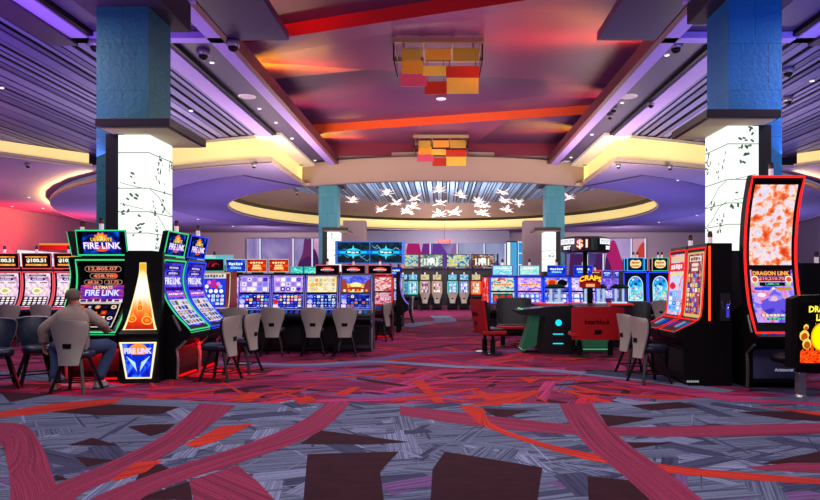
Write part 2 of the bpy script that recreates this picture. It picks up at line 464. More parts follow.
patch(R_([(670, 237), (760, 228), (900, 228), (900, 252), (700, 242)]), PINK, .1)
patch(R_([(690, 112), (830, 127), (900, 130), (900, 137), (820, 133)]), ORANGE, .1)
patch(R_([(420, 72), (520, 76), (700, 100), (900, 110), (900, 116), (640, 104)]), MID2, .1)
for q in ([(0, 137), (0, 125), (110, 108), (245, 97), (230, 108), (60, 131)], [(370, 190), (440, 155), (510, 148), (445, 180), (390, 198)], [(220, 263), (270, 228), (325, 222), (292, 246), (235, 264)],
          [(465, 105), (500, 84), (530, 90), (500, 106)], [(585, 100), (620, 92), (635, 104), (600, 110)]):
    patch(L_(q), ORANGE, .6)
for q in ([(0, 60), (28, 62), (70, 108), (50, 108)], [(120, 112), (200, 88), (238, 86), (180, 112)], [(215, 55), (260, 60), (240, 68)]):
    patch(R_(q), ORANGE, .6)
struct(fl.build('floor'))

# ================================================================ ceiling
BEIGE = pbr('#a48d80', .8, 0, .05, 1.)
YEL = pbr('#f3dc92', .8, 0, .04, 2., emit=.62)  # cove light on these faces put into the paint as an even glow
LIP = pbr('#c9b6a2', .8, 0, .05)
PURC = pbr('#7c6c9c', .85, 0, .1, .6)
PANEL = pbr('#473a62', .45, 0, .18, 2.5, stretch=(6, .4, 1))
STRIP = pbr('#a58be0', .5, 0, .08, 3.)
PLUM = pbr('#6e3258', .4, 0, .12, 1.6, stretch=(.35, 5, 1))
PLUMD = pbr('#472249', .4, 0, .14, 1.6, stretch=(.35, 5, 1))
REDP = pbr('#c01c1e', .5, 0, .06)
ORGP = pbr('#d9521c', .5, 0, .06)
WINE = pbr('#6e1a34', .5, 0, .06)
FASC = pbr('#6e3a42', .5, 0, .1, 3.)
ZS = 6.9      # soffit underside
for sgn in (-1, 1):
    b = MB(PANEL)
    b.box(sgn * 4.9, sgn * 6.9, 1, 30.4, ZS + .12, ZS + .2)
    b.box(sgn * 6.9, sgn * 8.9, 1, 14.5, ZS + .12, ZS + .2)
    struct(b.build('ceiling_panel'))
    t = MB(STRIP)
    t.box(sgn * 4.86, sgn * 5.18, 1, 30.2, ZS - .04, ZS + .1)                      # inner beam
    t.box(sgn * 6.22, sgn * 6.72, 14.3, 23.4, ZS - .04, ZS + .1)                  # outer beam, far bay
    t.box(sgn * 7.75, sgn * 8.15, 1, 14.3, ZS - .04, ZS + .1)                     # outer beam, near bay
    t.box(sgn * 4.86, sgn * 8.15, 14.0, 14.3, ZS - .04, ZS + .1)                  # cross beam
    t.box(sgn * 4.86, sgn * 8.15, 7.6, 7.9, ZS - .04, ZS + .1)
    struct(t.build('ceiling_beam'))
    g = MB(BLACK); g.box(sgn * 6.1, sgn * 6.22, 14.3, 27.5, ZS + .0, ZS + .11); g.box(sgn * 7.65, sgn * 7.75, 1, 14.0, ZS, ZS + .11)
    struct(g.build('ceiling_slot'))
    f = MB(FASC); f.box(sgn * 4.72, sgn * 4.86, 1, 30.2, ZS - .04, ZS + .3)       # fascia around the tray
    f.mat(pbr('#d8d0c0', .6, emit=.15)); f.box(sgn * 5.9, sgn * 6.9, 23.4, 30.4, ZS - .02, ZS + .1)
    struct(f.build('trim_tray'))
    j = MB(pbr('#3b2d4c', .4, 0, .2, 2., stretch=(.5, 5, 1))); j.box(sgn * 3.42, sgn * 4.72, 1, 14.2, ZS - .02, ZS + .16)
    j.box(sgn * 8.15, sgn * 8.75, 1, 14.3, ZS - .1, ZS + .16)
    struct(j.build('ceiling_ledge'))
# saw-tooth tray
ty = MB(PLUMD)
def tz(h): return EYE + h
W2 = 5.6
def yline(a, b, x): return a + (b - a) * (x + 4.9) / 9.8
def strip(a0, a1, h0, b0, b1, h1, m):
    ty.mat(m)
    ty.quad((-W2, yline(a0, a1, -W2), tz(h0)), (W2, yline(a0, a1, W2), tz(h0)), (W2, yline(b0, b1, W2), tz(h1)), (-W2, yline(b0, b1, -W2), tz(h1)))
HL, HH = 6.0, 6.32
strip(2, 2, 6.2, 16, 12.45, HH, pbr('#3a1832', .4, 0, .14, 1.6, stretch=(.35, 5, 1)))
strip(16, 12.45, HH, 16, 12.45, HL, REDP)
# plane A with its two folds
fl_, fr_ = 17.7, 19.6
ty.mat(PLUM).add([(-W2, yline(16, 12.45, -W2), tz(HL)), (W2, yline(16, 12.45, W2), tz(HL)), (W2, 19.7, tz(6.1)), (-2.2, 18.3, tz(6.1)), (-W2, 17.6, tz(6.1))], [(0, 1, 2, 3, 4)])
ty.mat(pbr('#9a5a58', .5, 0, .1, 1.6, stretch=(.35, 5, 1))).add([(-W2, 17.6, tz(6.1)), (-2.2, 18.3, tz(6.1)), (-W2, 19.5, tz(6.18))], [(0, 1, 2)])  # yellow light on this fold put into its warmer colour
ty.mat(PLUMD).add([(-2.2, 18.3, tz(6.1)), (W2, 19.7, tz(6.1)), (W2, yline(25.5, 22.8, W2), tz(HH)), (-W2, yline(25.5, 22.8, -W2), tz(HH)), (-W2, 19.5, tz(6.18))], [(0, 1, 2, 3, 4)])
strip(25.5, 22.8, HH, 25.5, 22.8, HL, ORGP)
ty.mat(PLUM).add([(-W2, yline(25.5, 22.8, -W2), tz(HL)), (2.4, yline(25.5, 22.8, 2.4), tz(HL)), (1.4, 28.2, tz(6.15)), (-W2, 28.2, tz(6.15))], [(0, 1, 2, 3)])
ty.mat(PLUMD).add([(2.4, yline(25.5, 22.8, 2.4), tz(HL)), (W2, yline(25.5, 22.8, W2), tz(HL)), (W2, 28.2, tz(6.15)), (1.4, 28.2, tz(6.15))], [(0, 1, 2, 3)])
strip(28.2, 28.2, 6.15, 28.2, 28.2, 5.6, WINE)
struct(ty.build('ceiling_tray'))

# ---- round recess: header drum, dome, slat disc, cove ring
C0 = (0, 41, 0)
def half(m, prof, a0, a1, name, n=40):
    b = MB(m); b.lathe(prof, C0, n, a0, a1, cap=False); return struct(b.build(name, smooth=True))
half(BEIGE, [(13.0, 7.25), (13.0, 6.0), (12.6, 6.0), (12.6, 7.3)], R(-90 - 31), R(-90 + 31), 'ceiling_header')
half(BEIGE, [(13.3, 6.98), (12.2, 7.3), (11.0, 8.0)], 0, 2 * pi, 'ceiling_dome', 64)
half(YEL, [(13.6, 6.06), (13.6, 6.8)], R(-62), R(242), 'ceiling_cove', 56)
half(BLACK, [(13.6, 6.82), (13.25, 6.98)], R(-62), R(242), 'ceiling_slot', 56)
half(LIP, [(13.6, 6.06), (13.05, 6.1), (13.0, 5.97), (13.1, 5.95)], R(-62), R(242), 'ceiling_lip', 56)
half(pbr('#6a5a98', .85), [(13.1, 5.955), (16.6, 5.955), (16.6, 6.0)], R(-60), R(240), 'ceiling_step', 56)
sl = MB(); MS1 = pbr('#88aad8', .35, .0, .1, 3., stretch=(8, .3, 1)); MS2 = pbr('#4a6488', .35, .0, .1, 3., stretch=(8, .3, 1)); 
x = -11.
while x < 11:
    wd = random.Random(int(x * 100)).choice((.12, .2, .3)); h_ = sqrt(max(0, 121 - max(abs(x), abs(x + wd)) ** 2))
    sl.mat(MS1 if int(x * 37) % 3 else MS2); sl.box(x, x + wd, 41 - h_, 41 + h_, 7.97, 8.0); x += wd + .08
sl.mat(BLACK); sl.lathe([(0, 8.2), (11.2, 8.2)], C0, 40, cap=False)
struct(sl.build('ceiling_slats'))

# ---- low ceiling: flat ring between the recess and the outer drop edge, both sides
A0 = pbr('#8a8498', .5, 0, .08, 3.)
BC, BR = (-1.2, 50.), 27.2
def big(x): return BC[1] - sqrt(max(0, BR ** 2 - (x - BC[0]) ** 2))
def outer_line(x):          # front rim of the upper outer ceiling, x > 0 side
    pl = [(14.9, 27.2), (17, 24.6), (20, 20.5), (24, 15), (30, 6)]
    for (a, b), (c, d) in zip(pl, pl[1:]):
        if a <= x <= c: return b + (d - b) * (x - a) / (c - a)
    return 27.2
for sg in (-1, 1):
    inner = [(13 * sin(t), 41 - 13 * cos(t)) for t in [R(29.5) + (pi - R(29.5)) * i / 30 for i in range(31)]]   # from front to back
    outer = [(BC[0] + BR, 58), (BC[0] + BR, 50)] + [(BC[0] + BR * cos(t), 50 - BR * sin(t)) for t in [R(3 + 71.3 * i / 28) for i in range(29)]]
    outer = [p for p in outer if p[0] >= 6.4] + [(6.4, big(6.4))]
    pts = [(sg * x, y) for x, y in inner + [(0, 58)] + outer]
    b = MB(PURC); b.prismz(pts if sg < 0 else pts, 6.0, 6.04); struct(b.build('ceiling_low'))
    arc = [p for p in outer if p[1] < 49]
    lp = MB(LIP)
    for p, q in zip(arc, arc[1:]):
        lp.quad((sg * p[0], p[1], 5.97), (sg * q[0], q[1], 5.97), (sg * q[0], q[1], 6.2), (sg * p[0], p[1], 6.2))
    lp.quad((sg * 6.4, big(6.4), 5.97), (sg * 6.4, 29.7, 5.97), (sg * 6.4, 29.7, 6.2), (sg * 6.4, big(6.4), 6.2))
    struct(lp.build('trim_lip'))
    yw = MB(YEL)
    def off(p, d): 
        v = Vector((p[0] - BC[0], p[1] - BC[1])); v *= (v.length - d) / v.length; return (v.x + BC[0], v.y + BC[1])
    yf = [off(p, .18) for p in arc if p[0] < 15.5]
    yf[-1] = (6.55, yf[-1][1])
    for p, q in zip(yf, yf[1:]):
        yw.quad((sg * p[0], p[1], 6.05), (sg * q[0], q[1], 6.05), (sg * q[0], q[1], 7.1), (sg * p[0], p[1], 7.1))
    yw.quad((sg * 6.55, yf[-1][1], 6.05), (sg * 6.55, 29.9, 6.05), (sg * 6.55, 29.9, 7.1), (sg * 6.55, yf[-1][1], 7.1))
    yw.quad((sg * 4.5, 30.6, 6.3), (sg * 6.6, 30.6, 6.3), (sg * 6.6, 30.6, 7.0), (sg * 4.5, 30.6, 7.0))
    yt = MB(A0)
    for p, q in zip(yf, yf[1:]):
        p2, q2 = (q_ if q_[0] > 6.5 else (6.55, q_[1]) for q_ in (off(p, -.4), off(q, -.4)))
        yt.quad((sg * p[0], p[1] + .05, 7.0), (sg * q[0], q[1] + .05, 7.0), (sg * q2[0], q2[1], 7.0), (sg * p2[0], p2[1], 7.0))
    struct(yt.build('trim_slats'))
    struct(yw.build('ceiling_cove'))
    # upper outer ceiling
    rim = [(14.9, 27.2), (17, 24.6), (20, 20.5), (24, 15), (30, 6)]
    op = rim + [(30, 58), (25.8, 58), (25.8, 50)] + [off((BC[0] + BR * cos(t), 50 - BR * sin(t)), .2) for t in [R(3 + 54 * i / 20) for i in range(21)]]
    ob = MB(pbr('#a383a8', .85, 0, .08, .6)); ob.prismz([(sg * x, y) for x, y in op], 6.42, 6.46); struct(ob.build('ceiling_outer'))
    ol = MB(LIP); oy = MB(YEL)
    for p, q in zip(rim, rim[1:]):
        ol.quad((sg * p[0], p[1], 6.36), (sg * q[0], q[1], 6.36), (sg * q[0], q[1], 6.56), (sg * p[0], p[1], 6.56))
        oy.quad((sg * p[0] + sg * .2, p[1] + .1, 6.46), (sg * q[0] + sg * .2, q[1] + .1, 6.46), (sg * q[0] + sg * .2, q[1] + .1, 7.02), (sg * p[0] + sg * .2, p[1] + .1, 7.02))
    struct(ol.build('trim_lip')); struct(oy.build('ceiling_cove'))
    # slatted ceiling, boards running into the depth
    sb = MB(); rr = random.Random(3)
    A1 = pbr('#5a5492', .4, .0, .1, 3., stretch=(6, .4, 1)); A2 = pbr('#4a4480', .4, .0, .1, 3., stretch=(6, .4, 1)); A3 = pbr('#6a64a2', .4, .0, .1, 3., stretch=(6, .4, 1))
    x = 6.75
    while x < 29:
        wd = rr.choice((.2, .26, .34, .14)); y1 = min(big(x) + .9, 60) if x < 14.9 else outer_line(x) + .9
        y0 = 14.3 if x < 8.75 else 1
        if y1 > y0: sb.mat(rr.choice((A1, A2, A3))).box(sg * x, sg * (x + wd), y0, y1, 7.02 + rr.choice((0, .02)), 7.055)
        x += wd + rr.choice((.06, .08, .13))
    sb.mat(BLACK).quad((sg * 6.7, 1, 7.4), (sg * 30, 1, 7.4), (sg * 30, 32, 7.4), (sg * 6.7, 32, 7.4))
    struct(sb.build('ceiling_slats'))
    # side wall
    wl = MB(pbr('#8f7f92', .8, 0, .1, 3.)); wl.quad((sg * 28.5, -2, 0), (sg * 28.5, 58, 0), (sg * 28.5, 58, 7.2), (sg * 28.5, -2, 7.2))
    struct(wl.build('wall_left' if sg < 0 else 'wall_right'))
wb = MB(pbr('#a89aa4', .8, 0, .06, 1.)); wb.quad((-30, 57, 0), (30, 57, 0), (30, 57, 7), (-30, 57, 7)); struct(wb.build('wall_back'))

# ================================================================ columns
STONE = None
def stone(col, col2):
    m, nt, out = _new('stone')
    tc = N(nt, 'ShaderNodeTexCoord'); br = N(nt, 'ShaderNodeTexBrick')
    sp = N(nt, 'ShaderNodeSeparateXYZ'); ad = N(nt, 'ShaderNodeMath', operation='ADD'); cb = N(nt, 'ShaderNodeCombineXYZ')
    L(nt, tc.outputs['Object'], sp.inputs[0]); L(nt, sp.outputs[0], ad.inputs[0]); L(nt, sp.outputs[1], ad.inputs[1]); L(nt, ad.outputs[0], cb.inputs[0]); L(nt, sp.outputs[2], cb.inputs[1])
    L(nt, cb.outputs[0], br.inputs['Vector'])
    br.inputs['Scale'].default_value = 1.; br.inputs['Brick Width'].default_value = .46; br.inputs['Row Height'].default_value = .8; br.inputs['Mortar Size'].default_value = .004
    br.inputs['Color1'].default_value = lin(col); br.inputs['Color2'].default_value = lin(col2); br.inputs['Mortar'].default_value = lin('#0e4254')
    ns = N(nt, 'ShaderNodeTexNoise'); ns.inputs['Scale'].default_value = 14.; ns.inputs['Detail'].default_value = 6; L(nt, tc.outputs['Object'], ns.inputs['Vector'])
    bp = N(nt, 'ShaderNodeBump'); bp.inputs['Strength'].default_value = .4; bp.inputs['Distance'].default_value = .03; L(nt, ns.outputs[0], bp.inputs['Height'])
    b = N(nt, 'ShaderNodeBsdfPrincipled'); b.inputs['Roughness'].default_value = .55
    L(nt, br.outputs['Color'], b.inputs['Base Color']); L(nt, bp.outputs[0], b.inputs['Normal']); L(nt, b.outputs[0], out.inputs[0]); return m
ST1 = stone('#1a6c76', '#14606c'); ST2 = stone('#0878b4', '#066ca8'); ST3 = stone('#4f9aa6', '#3f8fa4')
LITP = emi('#f7fff6', 1.15); LEAF = pbr('#5f7a68', .7, emit=.3); LINE = pbr('#5a6866', .6, emit=.1)
CAPM = pbr('#24141a', .5, 0, .15, 6.); CAPU = pbr('#b8a68e', .8, 0, .05, emit=.12)  # cap underside: its lit look put into a pale, faintly glowing colour
def column(y, sg, st, dz, x0=5.04, x1=5.93, big_=True):
    """square stone shaft, dark cap and a lit wrap-around box on the hall side"""
    root = thing('column', '', '')
    for k in ('label', 'category'): del root[k]
    root['kind'] = 'structure'; root.location = (sg * (x0 + x1) / 2, y, 0)
    cx = (x0 + x1) / 2; w_ = (x1 - x0) / 2; ly = .0
    def X(v): return sg * (v - cx)
    def bx(b, a, c, y0, y1, z0, z1): b.box(min(X(a), X(c)), max(X(a), X(c)), y0, y1, z0, z1)
    b = MB(st); bx(b, x0, x1, 0, .89, 0, 6.3 + dz); b.build('shaft', root)
    b = MB(pbr('#2c2434', .5)); bx(b, x0 - .28, x1 + .28, -.28, 1.15, 6.25 + dz, 6.78); b.mat(STRIP); bx(b, x0 - .36, x1 + .36, -.36, 1.2, 6.78, 6.88); b.build('capital', root, bevel=.02)
    b = MB(CAPM); bx(b, x0 - .6, x0 + .62, -.55, 1.05, 4.06 + dz, 4.2 + dz); b.build('cap', root, bevel=.012)
    b = MB(CAPU); bx(b, x0 - .54, x0 + .56, -.49, 1.0, 4.045 + dz, 4.06 + dz); b.build('cap_underside', root)
    b = MB(DARK); bx(b, x0 + .38, x0 + .68, -.1, .0, 0, 4.05 + dz); bx(b, x0 - .1, x0 + .68, -.09, .82, 0, 2.05); b.build('box_frame', root)
    lb = MB(LITP); bx(lb, x0 - .07, x0 + .46, -.11, .8, 2.05, 4.03 + dz); lit = lb.build('lit_panel', root)
    # divisions and printed branches with leaves
    d = MB(LINE); rr = random.Random(int(y * 7 + sg))
    for z in (2.36, 2.72, 3.12, 3.72):
        d.box(min(X(x0 - .074), X(x0 + .46)), max(X(x0 - .074), X(x0 + .46)), -.115, -.108, z + dz, z + .012 + dz); 
        d.bar((X(x0 - .075), -.11, z + dz), (X(x0 - .075), .8, z + dz + .01), .006, .012)
    d.mat(LEAF)
    def leaf(u, v, r, a):
        f = lambda p, q: (X(5.0 + p), -.116, q) if u >= 0 else None
        pts = []
        for i in range(6):
            t = 2 * pi * i / 6; rx = r * cos(t); ry = r * .5 * sin(t); p = rx * cos(a) - ry * sin(a); q = rx * sin(a) + ry * cos(a)
            if u < .5: pts.append((X(x0 + .43 - u - p), -.117, v + q))
            else: pts.append((X(x0 - .078), -.08 + (u - .5) + p, v + q))
        d.add(pts, [tuple(range(6))])
    for cl in range(15 if big_ else 6):
        u = rr.uniform(.06, .46) if cl % 3 == 0 else rr.uniform(.56, 1.3); v = rr.uniform(2.2, 3.92) + dz
        for k in range(rr.randint(3, 7)): leaf(min(1.33, max(.05, u + rr.uniform(-.08, .08))) if u > .5 else min(.46, max(.05, u + rr.uniform(-.06, .06))), v + rr.uniform(-.16, .16), rr.uniform(.025, .05), rr.uniform(0, 3))
    for br_ in range(2):
        v = 2.75 + br_ * .35 + dz; pts = [(X(x0 - .082), -.1 + .3 * i, v - .12 * i + .05 * sin(i * 2.)) for i in range(4)]; d.tube([(X(x0 + .43), -.12, v + .12), (X(x0 + .16), -.12, v + .05)] + pts, .005, 4)
    d.build('leaf_print', lit)
    return root
column(10.95, -1, ST1, -.02)
column(10.95, 1, ST2, .13, 4.885, 5.80)
column(30.5, -1, ST3, -.1, big_=False)
column(30.5, 1, ST3, -.1, 4.9, 5.8, big_=False)
# ================================================================ slot machines
NEON = {k: emi(c, st) for k, (c, st) in dict(green=('#3fd98c', 1.1), blue=('#2f4cff', 1.3), red=('#ff2a28', 1.3), pink=('#f0606c', 1.0), orange=('#ff5a1e', 1.3), violet=('#8c7af0', .9),
        teal=('#3fe0d0', 1.0), cyan=('#35b4ff', 1.2), cream=('#efe2c4', .8), gold=('#f0c060', .9), white=('#eef0ff', 1.), beige=('#d9b48c', .8), grey=('#8a90b4', .7)).items()}
GOLD = emi('#ffd36a'); WHT = emi('#ffffff', 1.05); YLW = emi('#fff04a'); NAVY = emi('#0a1036'); BLK = emi('#050508'); RD = emi('#e0261c'); ORG = emi('#ff8a1e'); PNK = emi('#ff7ad0'); CYN = emi('#4ad8ff')
BLU = emi('#2440e8'); LAV = emi('#cfc4ff'); DRED = emi('#7a0f14'); SKY = emi('#7fb6ff'); GRN = emi('#2fd060'); MAG = emi('#c02a9a'); DKB = emi('#101a5c')

def arc_surf(curve, w, x0=0.):
    """point, normal along a side profile (y, z); u across, v along the arc"""
    c = smooth_line(curve, 5); s = [0.]
    for a, b in zip(c, c[1:]): s.append(s[-1] + hypot(b[0] - a[0], b[1] - a[1]))
    T = s[-1]
    def fn(u, v, off=0.):
        d = max(0, min(1, v)) * T; i = 0
        while i < len(s) - 2 and s[i + 1] < d: i += 1
        f = (d - s[i]) / (s[i + 1] - s[i]); a, b = c[i], c[i + 1]
        ty, tz = b[0] - a[0], b[1] - a[1]; l = hypot(ty, tz)
        return (x0 + (u - .5) * w, a[0] + (b[0] - a[0]) * f - tz / l * off, a[1] + (b[1] - a[1]) * f + ty / l * off)
    return fn, T
def flat_surf(w, h, y, z, tilt=0., x0=0., yaw=0.):
    """upright picture surface facing -y; tilt leans its top forward"""
    st, ct = sin(tilt), cos(tilt)
    def fn(u, v, off=0.):
        X = (u - .5) * w; Y = -v * h * st - off * ct; Z = v * h * ct - off * st
        return (x0 + X * cos(yaw) - Y * sin(yaw), y + X * sin(yaw) + Y * cos(yaw), z + Z)
    return fn

def candle(parent, x, y, z, h=.2, r=.035):
    b = MB(pbr('#e9e2e4', .4, emit=.15)); b.lathe([(r, 0), (r, h * .55)], (x, y, z), 10)
    b.mat(pbr('#5a1c22', .4)); b.lathe([(r, h * .55), (r, h * .85)], (x, y, z), 10)
    b.mat(BLACK); b.lathe([(r * .9, h * .85), (r * .7, h)], (x, y, z), 10)
    return b.build('candle_light', parent)

def slot(label, loc, rz=0., w=.78, curve=((0., .8), (.12, .95), (.3, 1.25), (.36, 1.55), (.36, 1.8)), screens=(), trim='green', trim_r=.014, topper=None, group=None, D=.8,
         deck=(.0, .72), deck_in=.24, base_y=.2, candles=1, kick=None, cat='slot machine', body=None, side_strip=None, lean_base=False, buttons=5, name='slot_machine', deck_glow=None, top_h=.05, simple=False, thin=None):
    t = thing(name, label, cat, loc, rz, group); body = body or BLACK; hw = w / 2
    zt = curve[-1][1] + top_h; y0, z0 = deck
    c = smooth_line(list(curve), 3)
    prof = [(base_y + .06, 0), (base_y, .08), (base_y + .02, z0 - .2), (y0 + .08, z0 - .1), (y0, z0 - .06), (y0, z0)] + [(y, z) for y, z in c if z > z0 + .01] + [(c[-1][0] + .01, zt), (D, zt), (D, 0)]
    if thin:
        up_c = [(y, z) for y, z in c if z > z0 + .01]
        prof = [(base_y + .06, 0), (base_y, .08), (base_y + .02, z0 - .2), (y0 + .08, z0 - .1), (y0, z0 - .06), (y0, z0)] + up_c + [(up_c[-1][0] + thin * .6, zt)] + [(y + thin, z) for y, z in reversed(up_c) if z > 1.15] + [(D, 1.0), (D, 0)]
    b = MB(body); b.prism(prof, -hw, hw)
    b.mat(CHAR); b.box(-hw + .06, hw - .06, base_y - .012, base_y + .03, .16, z0 - .24)
    if side_strip:
        for sx in (-1, 1):
            b.mat(side_strip); b.tube([(sx * hw, base_y - .01, .02), (sx * hw, base_y - .02, .3), (sx * hw, base_y + .0, z0 - .24), (sx * hw, y0 + .06, z0 - .1)], .022, 5)
            b.tube([(sx * hw, y0 + .14, z0 + .06), (sx * hw, y0 + .26, z0 + .3)], .022, 5)
    b.build('cabinet', t)
    if kick:
        k = MB(emi(kick, .9)); k.box(-hw + .1, hw - .1, base_y - .02, base_y + .02, .03, .06); k.build('kick_light', t)
    # screens: (v0, v1, u-inset, painter)
    for v0, v1, ins, paint in screens:
        fn, T = arc_surf(curve, w)
        f2 = lambda u, v, off=0., v0=v0, v1=v1, ins=ins: fn(ins + (1 - 2 * ins) * u, v0 + (v1 - v0) * v, .004 + off)
        cv = Canvas(f2, 12, w * (1 - 2 * ins) / (T * (v1 - v0))); cv.rect(0, 0, 1, 1, BLK); paint(cv); cv.build('screen', t)
    # neon edge
    if trim:
        fn, T = arc_surf(curve, w); b = MB(NEON[trim])
        n = 10; e = .02
        pts = [fn(e, i / n, trim_r * .6) for i in range(n + 1)] + [fn(1 - e, 1 - i / n, trim_r * .6) for i in range(n + 1)]
        b.tube(pts, trim_r, 5, closed=True); b.build('neon_trim', t)
    # button deck
    dk = MB(CHAR); cz = curve[0][1]; cy = curve[0][0]
    dk.prism([(y0 - .02, z0 - .01), (y0 - .02, z0 + .02), (cy + .04, cz + .01), (cy + .04, cz - .05)], -hw + .01, hw - .01)
    deck_o = dk.build('button_deck', t)
    if not simple:
        if deck_glow:
            g = MB(NEON[deck_glow]); z1 = z0 + .025
            def dp(u, f, o=.006): return ((u - .5) * (w - .06), y0 - .01 + (cy + .04 - y0) * f, z0 + .02 + (cz - .01 - z0) * f + o)
            g.tube([dp(0, 0), dp(1, 0), dp(1, .95), dp(0, .95)], .007, 4, closed=True); g.build('deck_trim', deck_o)
        for i in range(buttons):
            u = (i + .5) / buttons - .5; f0, f1 = .3, .7
            def dq(x, f): return (x, y0 - .01 + (cy + .04 - y0) * f, z0 + .024 + (cz - .01 - z0) * f)
            m = (emi('#2038c0', .8), emi('#a0a8d0', .7), emi('#5a4cc0', .7), emi('#1870c0', .7), emi('#a02a48', .7))[(i * 2 + len(label)) % 5]
            bt = MB(m); s = (w - .1) / buttons * .26; x = u * (w - .12); a, b_, c_, d_ = dq(x - s, f0), dq(x + s, f0), dq(x + s, f1), dq(x - s, f1)
            bt.quad(a, b_, c_, d_); up_ = Vector((0, 0, .014))
            q = [Vector(p) + up_ for p in (a, b_, c_, d_)]; bt.quad(*q)
            for i0, i1 in ((0, 1), (1, 2), (2, 3), (3, 0)):
                o4 = [Vector(p) for p in (a, b_, c_, d_)]; bt.quad(o4[i0], o4[i1], q[i1], q[i0])
            bt.build('button', deck_o)
    if topper:
        z0t, z1t, yt, tilt, tw, paint, tm = topper
        h = z1t - z0t; fn = flat_surf(w * tw, h, yt, z0t, tilt)
        b = MB(body); th = .1
        fr = [fn(u, v, 0.) for u, v in ((0, 0), (1, 0), (1, 1), (0, 1))]; bk = [fn(u, v, -th) for u, v in ((.06, .06), (.94, .06), (.94, .94), (.06, .94))]
        b.add(fr + bk, [(0, 1, 2, 3), (7, 6, 5, 4), (0, 4, 5, 1), (1, 5, 6, 2), (2, 6, 7, 3), (3, 7, 4, 0)])
        zc = min(zt, z0t + .02)
        b.box(-.16, .16, yt + .03, yt + .12, zt - .02, z0t + .12) if z0t + .12 > zt - .02 else None
        tp = b.build('topper', t)
        cv = Canvas(lambda u, v, off=0.: fn(.045 + .91 * u, .07 + .86 * v, .004 + off), 1, w * tw / h); cv.rect(0, 0, 1, 1, BLK); paint(cv); cv.build('topper_screen', tp)
        if tm:
            b = MB(NEON[tm]); b.tube([fn(u, v, .004) for u, v in ((.015, .02), (.985, .02), (.985, .98), (.015, .98))], .013, 5, closed=True); b.build('neon_trim', tp)
        for i in range(candles): candle(t, (i - (candles - 1) / 2) * .12, yt + .02 - h * sin(tilt) * .8, z1t - .02)
    elif candles: candle(t, 0, c[-1][0] + .2, zt)
    return t

# ---- display pictures --------------------------------------------------------
def bars(cv, u0, v0, u1, v1, m, n=7, seed=1):
    """small print that cannot be read in the photograph"""
    r = random.Random(seed); x = u0
    k = cv.k
    for i in range(n):
        d = (u1 - u0) / n; cv.k = k; cv.rect(x + d * .08, v0 + (v1 - v0) * r.uniform(0, .2), x + d * r.uniform(.75, .95), v1 - (v1 - v0) * r.uniform(0, .25), m); x += d
def flame(cv, u, v, r, cols):
    for k, c in enumerate(cols):
        s = r * (1 - .24 * k); pts = []
        for i in range(13):
            a = pi * i / 12; q = s * (1.0 + (.28 if i % 2 else -.05) * sin(a)); pts.append((u + q * cos(a), v + q * sin(a) * cv.asp))
        cv.poly(pts, c)
def p_fire_top(cv):
    cv.rect(0, 0, 1, 1, splash(('#020308', '#061040', '#0b2a9a', '#1a64e0'), 3., 1., 2))
    cv.rect(.0, 0, .1, 1, emi('#02040c')); cv.rect(.9, 0, 1, 1, emi('#02040c'))
    flame(cv, .5, .60, .16, (emi('#ff7a14'), emi('#ffb22a'), emi('#fff0a0')))
    cv.disc(.5, .36, .19, emi('#ff5a24'), 16, rv=.26, a0=pi, a1=2 * pi)
    cv.text('ULTIMATE', .27, .55, .75, .74, emi('#6a3a08'), .07); cv.text('ULTIMATE', .28, .565, .74, .73, emi('#ffe27a'), .02)
    cv.text('FIRE LINK', .1, .20, .93, .55, emi('#2038d8'), .09); cv.text('FIRE LINK', .115, .225, .915, .53, emi('#ffc8e8'), .03); cv.text('FIRE LINK', .12, .25, .91, .50, emi('#ffffff', 1.1), .0)
def p_fire_main(cv):
    f = emi('#d0a890', .9)
    def pill(u0, v0, u1, v1, s, sd):
        cv.pill(u0, v0, u1, v1, f); cv.pill(u0 + .012, v0 + .006, u1 - .012, v1 - .006, emi('#140606')); cv.text(s, u0 + .08, v0 + .011, u1 - .08, v1 - .011, emi('#ff8a6a'), .03)
    pill(.1, .865, .9, .945, '12,805.07', 1); pill(.2, .775, .8, .845, '458.98', 2); pill(.08, .69, .48, .755, '68.26', 3); pill(.52, .69, .92, .755, '21.72', 4)
    cv.disc(.77, .81, .05, emi('#ff5a30'), 10)
    cv.rect(.02, .42, .98, .68, splash(('#1a1470', '#4a28b0', '#b0389a', '#ff5a50'), 2.5, 1., 5, stretch=(1, 2, 1)))
    cv.rect(.02, .42, .98, .485, emi('#f2e6f4')); bars(cv, .06, .43, .94, .475, emi('#5a2a50'), 6)
    cv.text('ULTIMATE', .3, .625, .72, .67, emi('#ffe27a'), .03)
    cv.text('FIRE LINK', .13, .515, .9, .62, BLU, .09); cv.text('FIRE LINK', .14, .525, .89, .612, emi('#f4e8ff'), .03)
    cv.rect(.03, .0, .97, .41, emi('#e8d4c0', .95)); cv.rect(.055, .015, .945, .395, emi('#0a0608'))
    cv.reels(.07, .02, .93, .39, 5, 4, ['#d02a20', '#28a050', '#3048e0', '#f0e0d0', '#e08020', '#1a1a60', '#c0c0e0', '#180a10', '#180a10'], 4, .14)
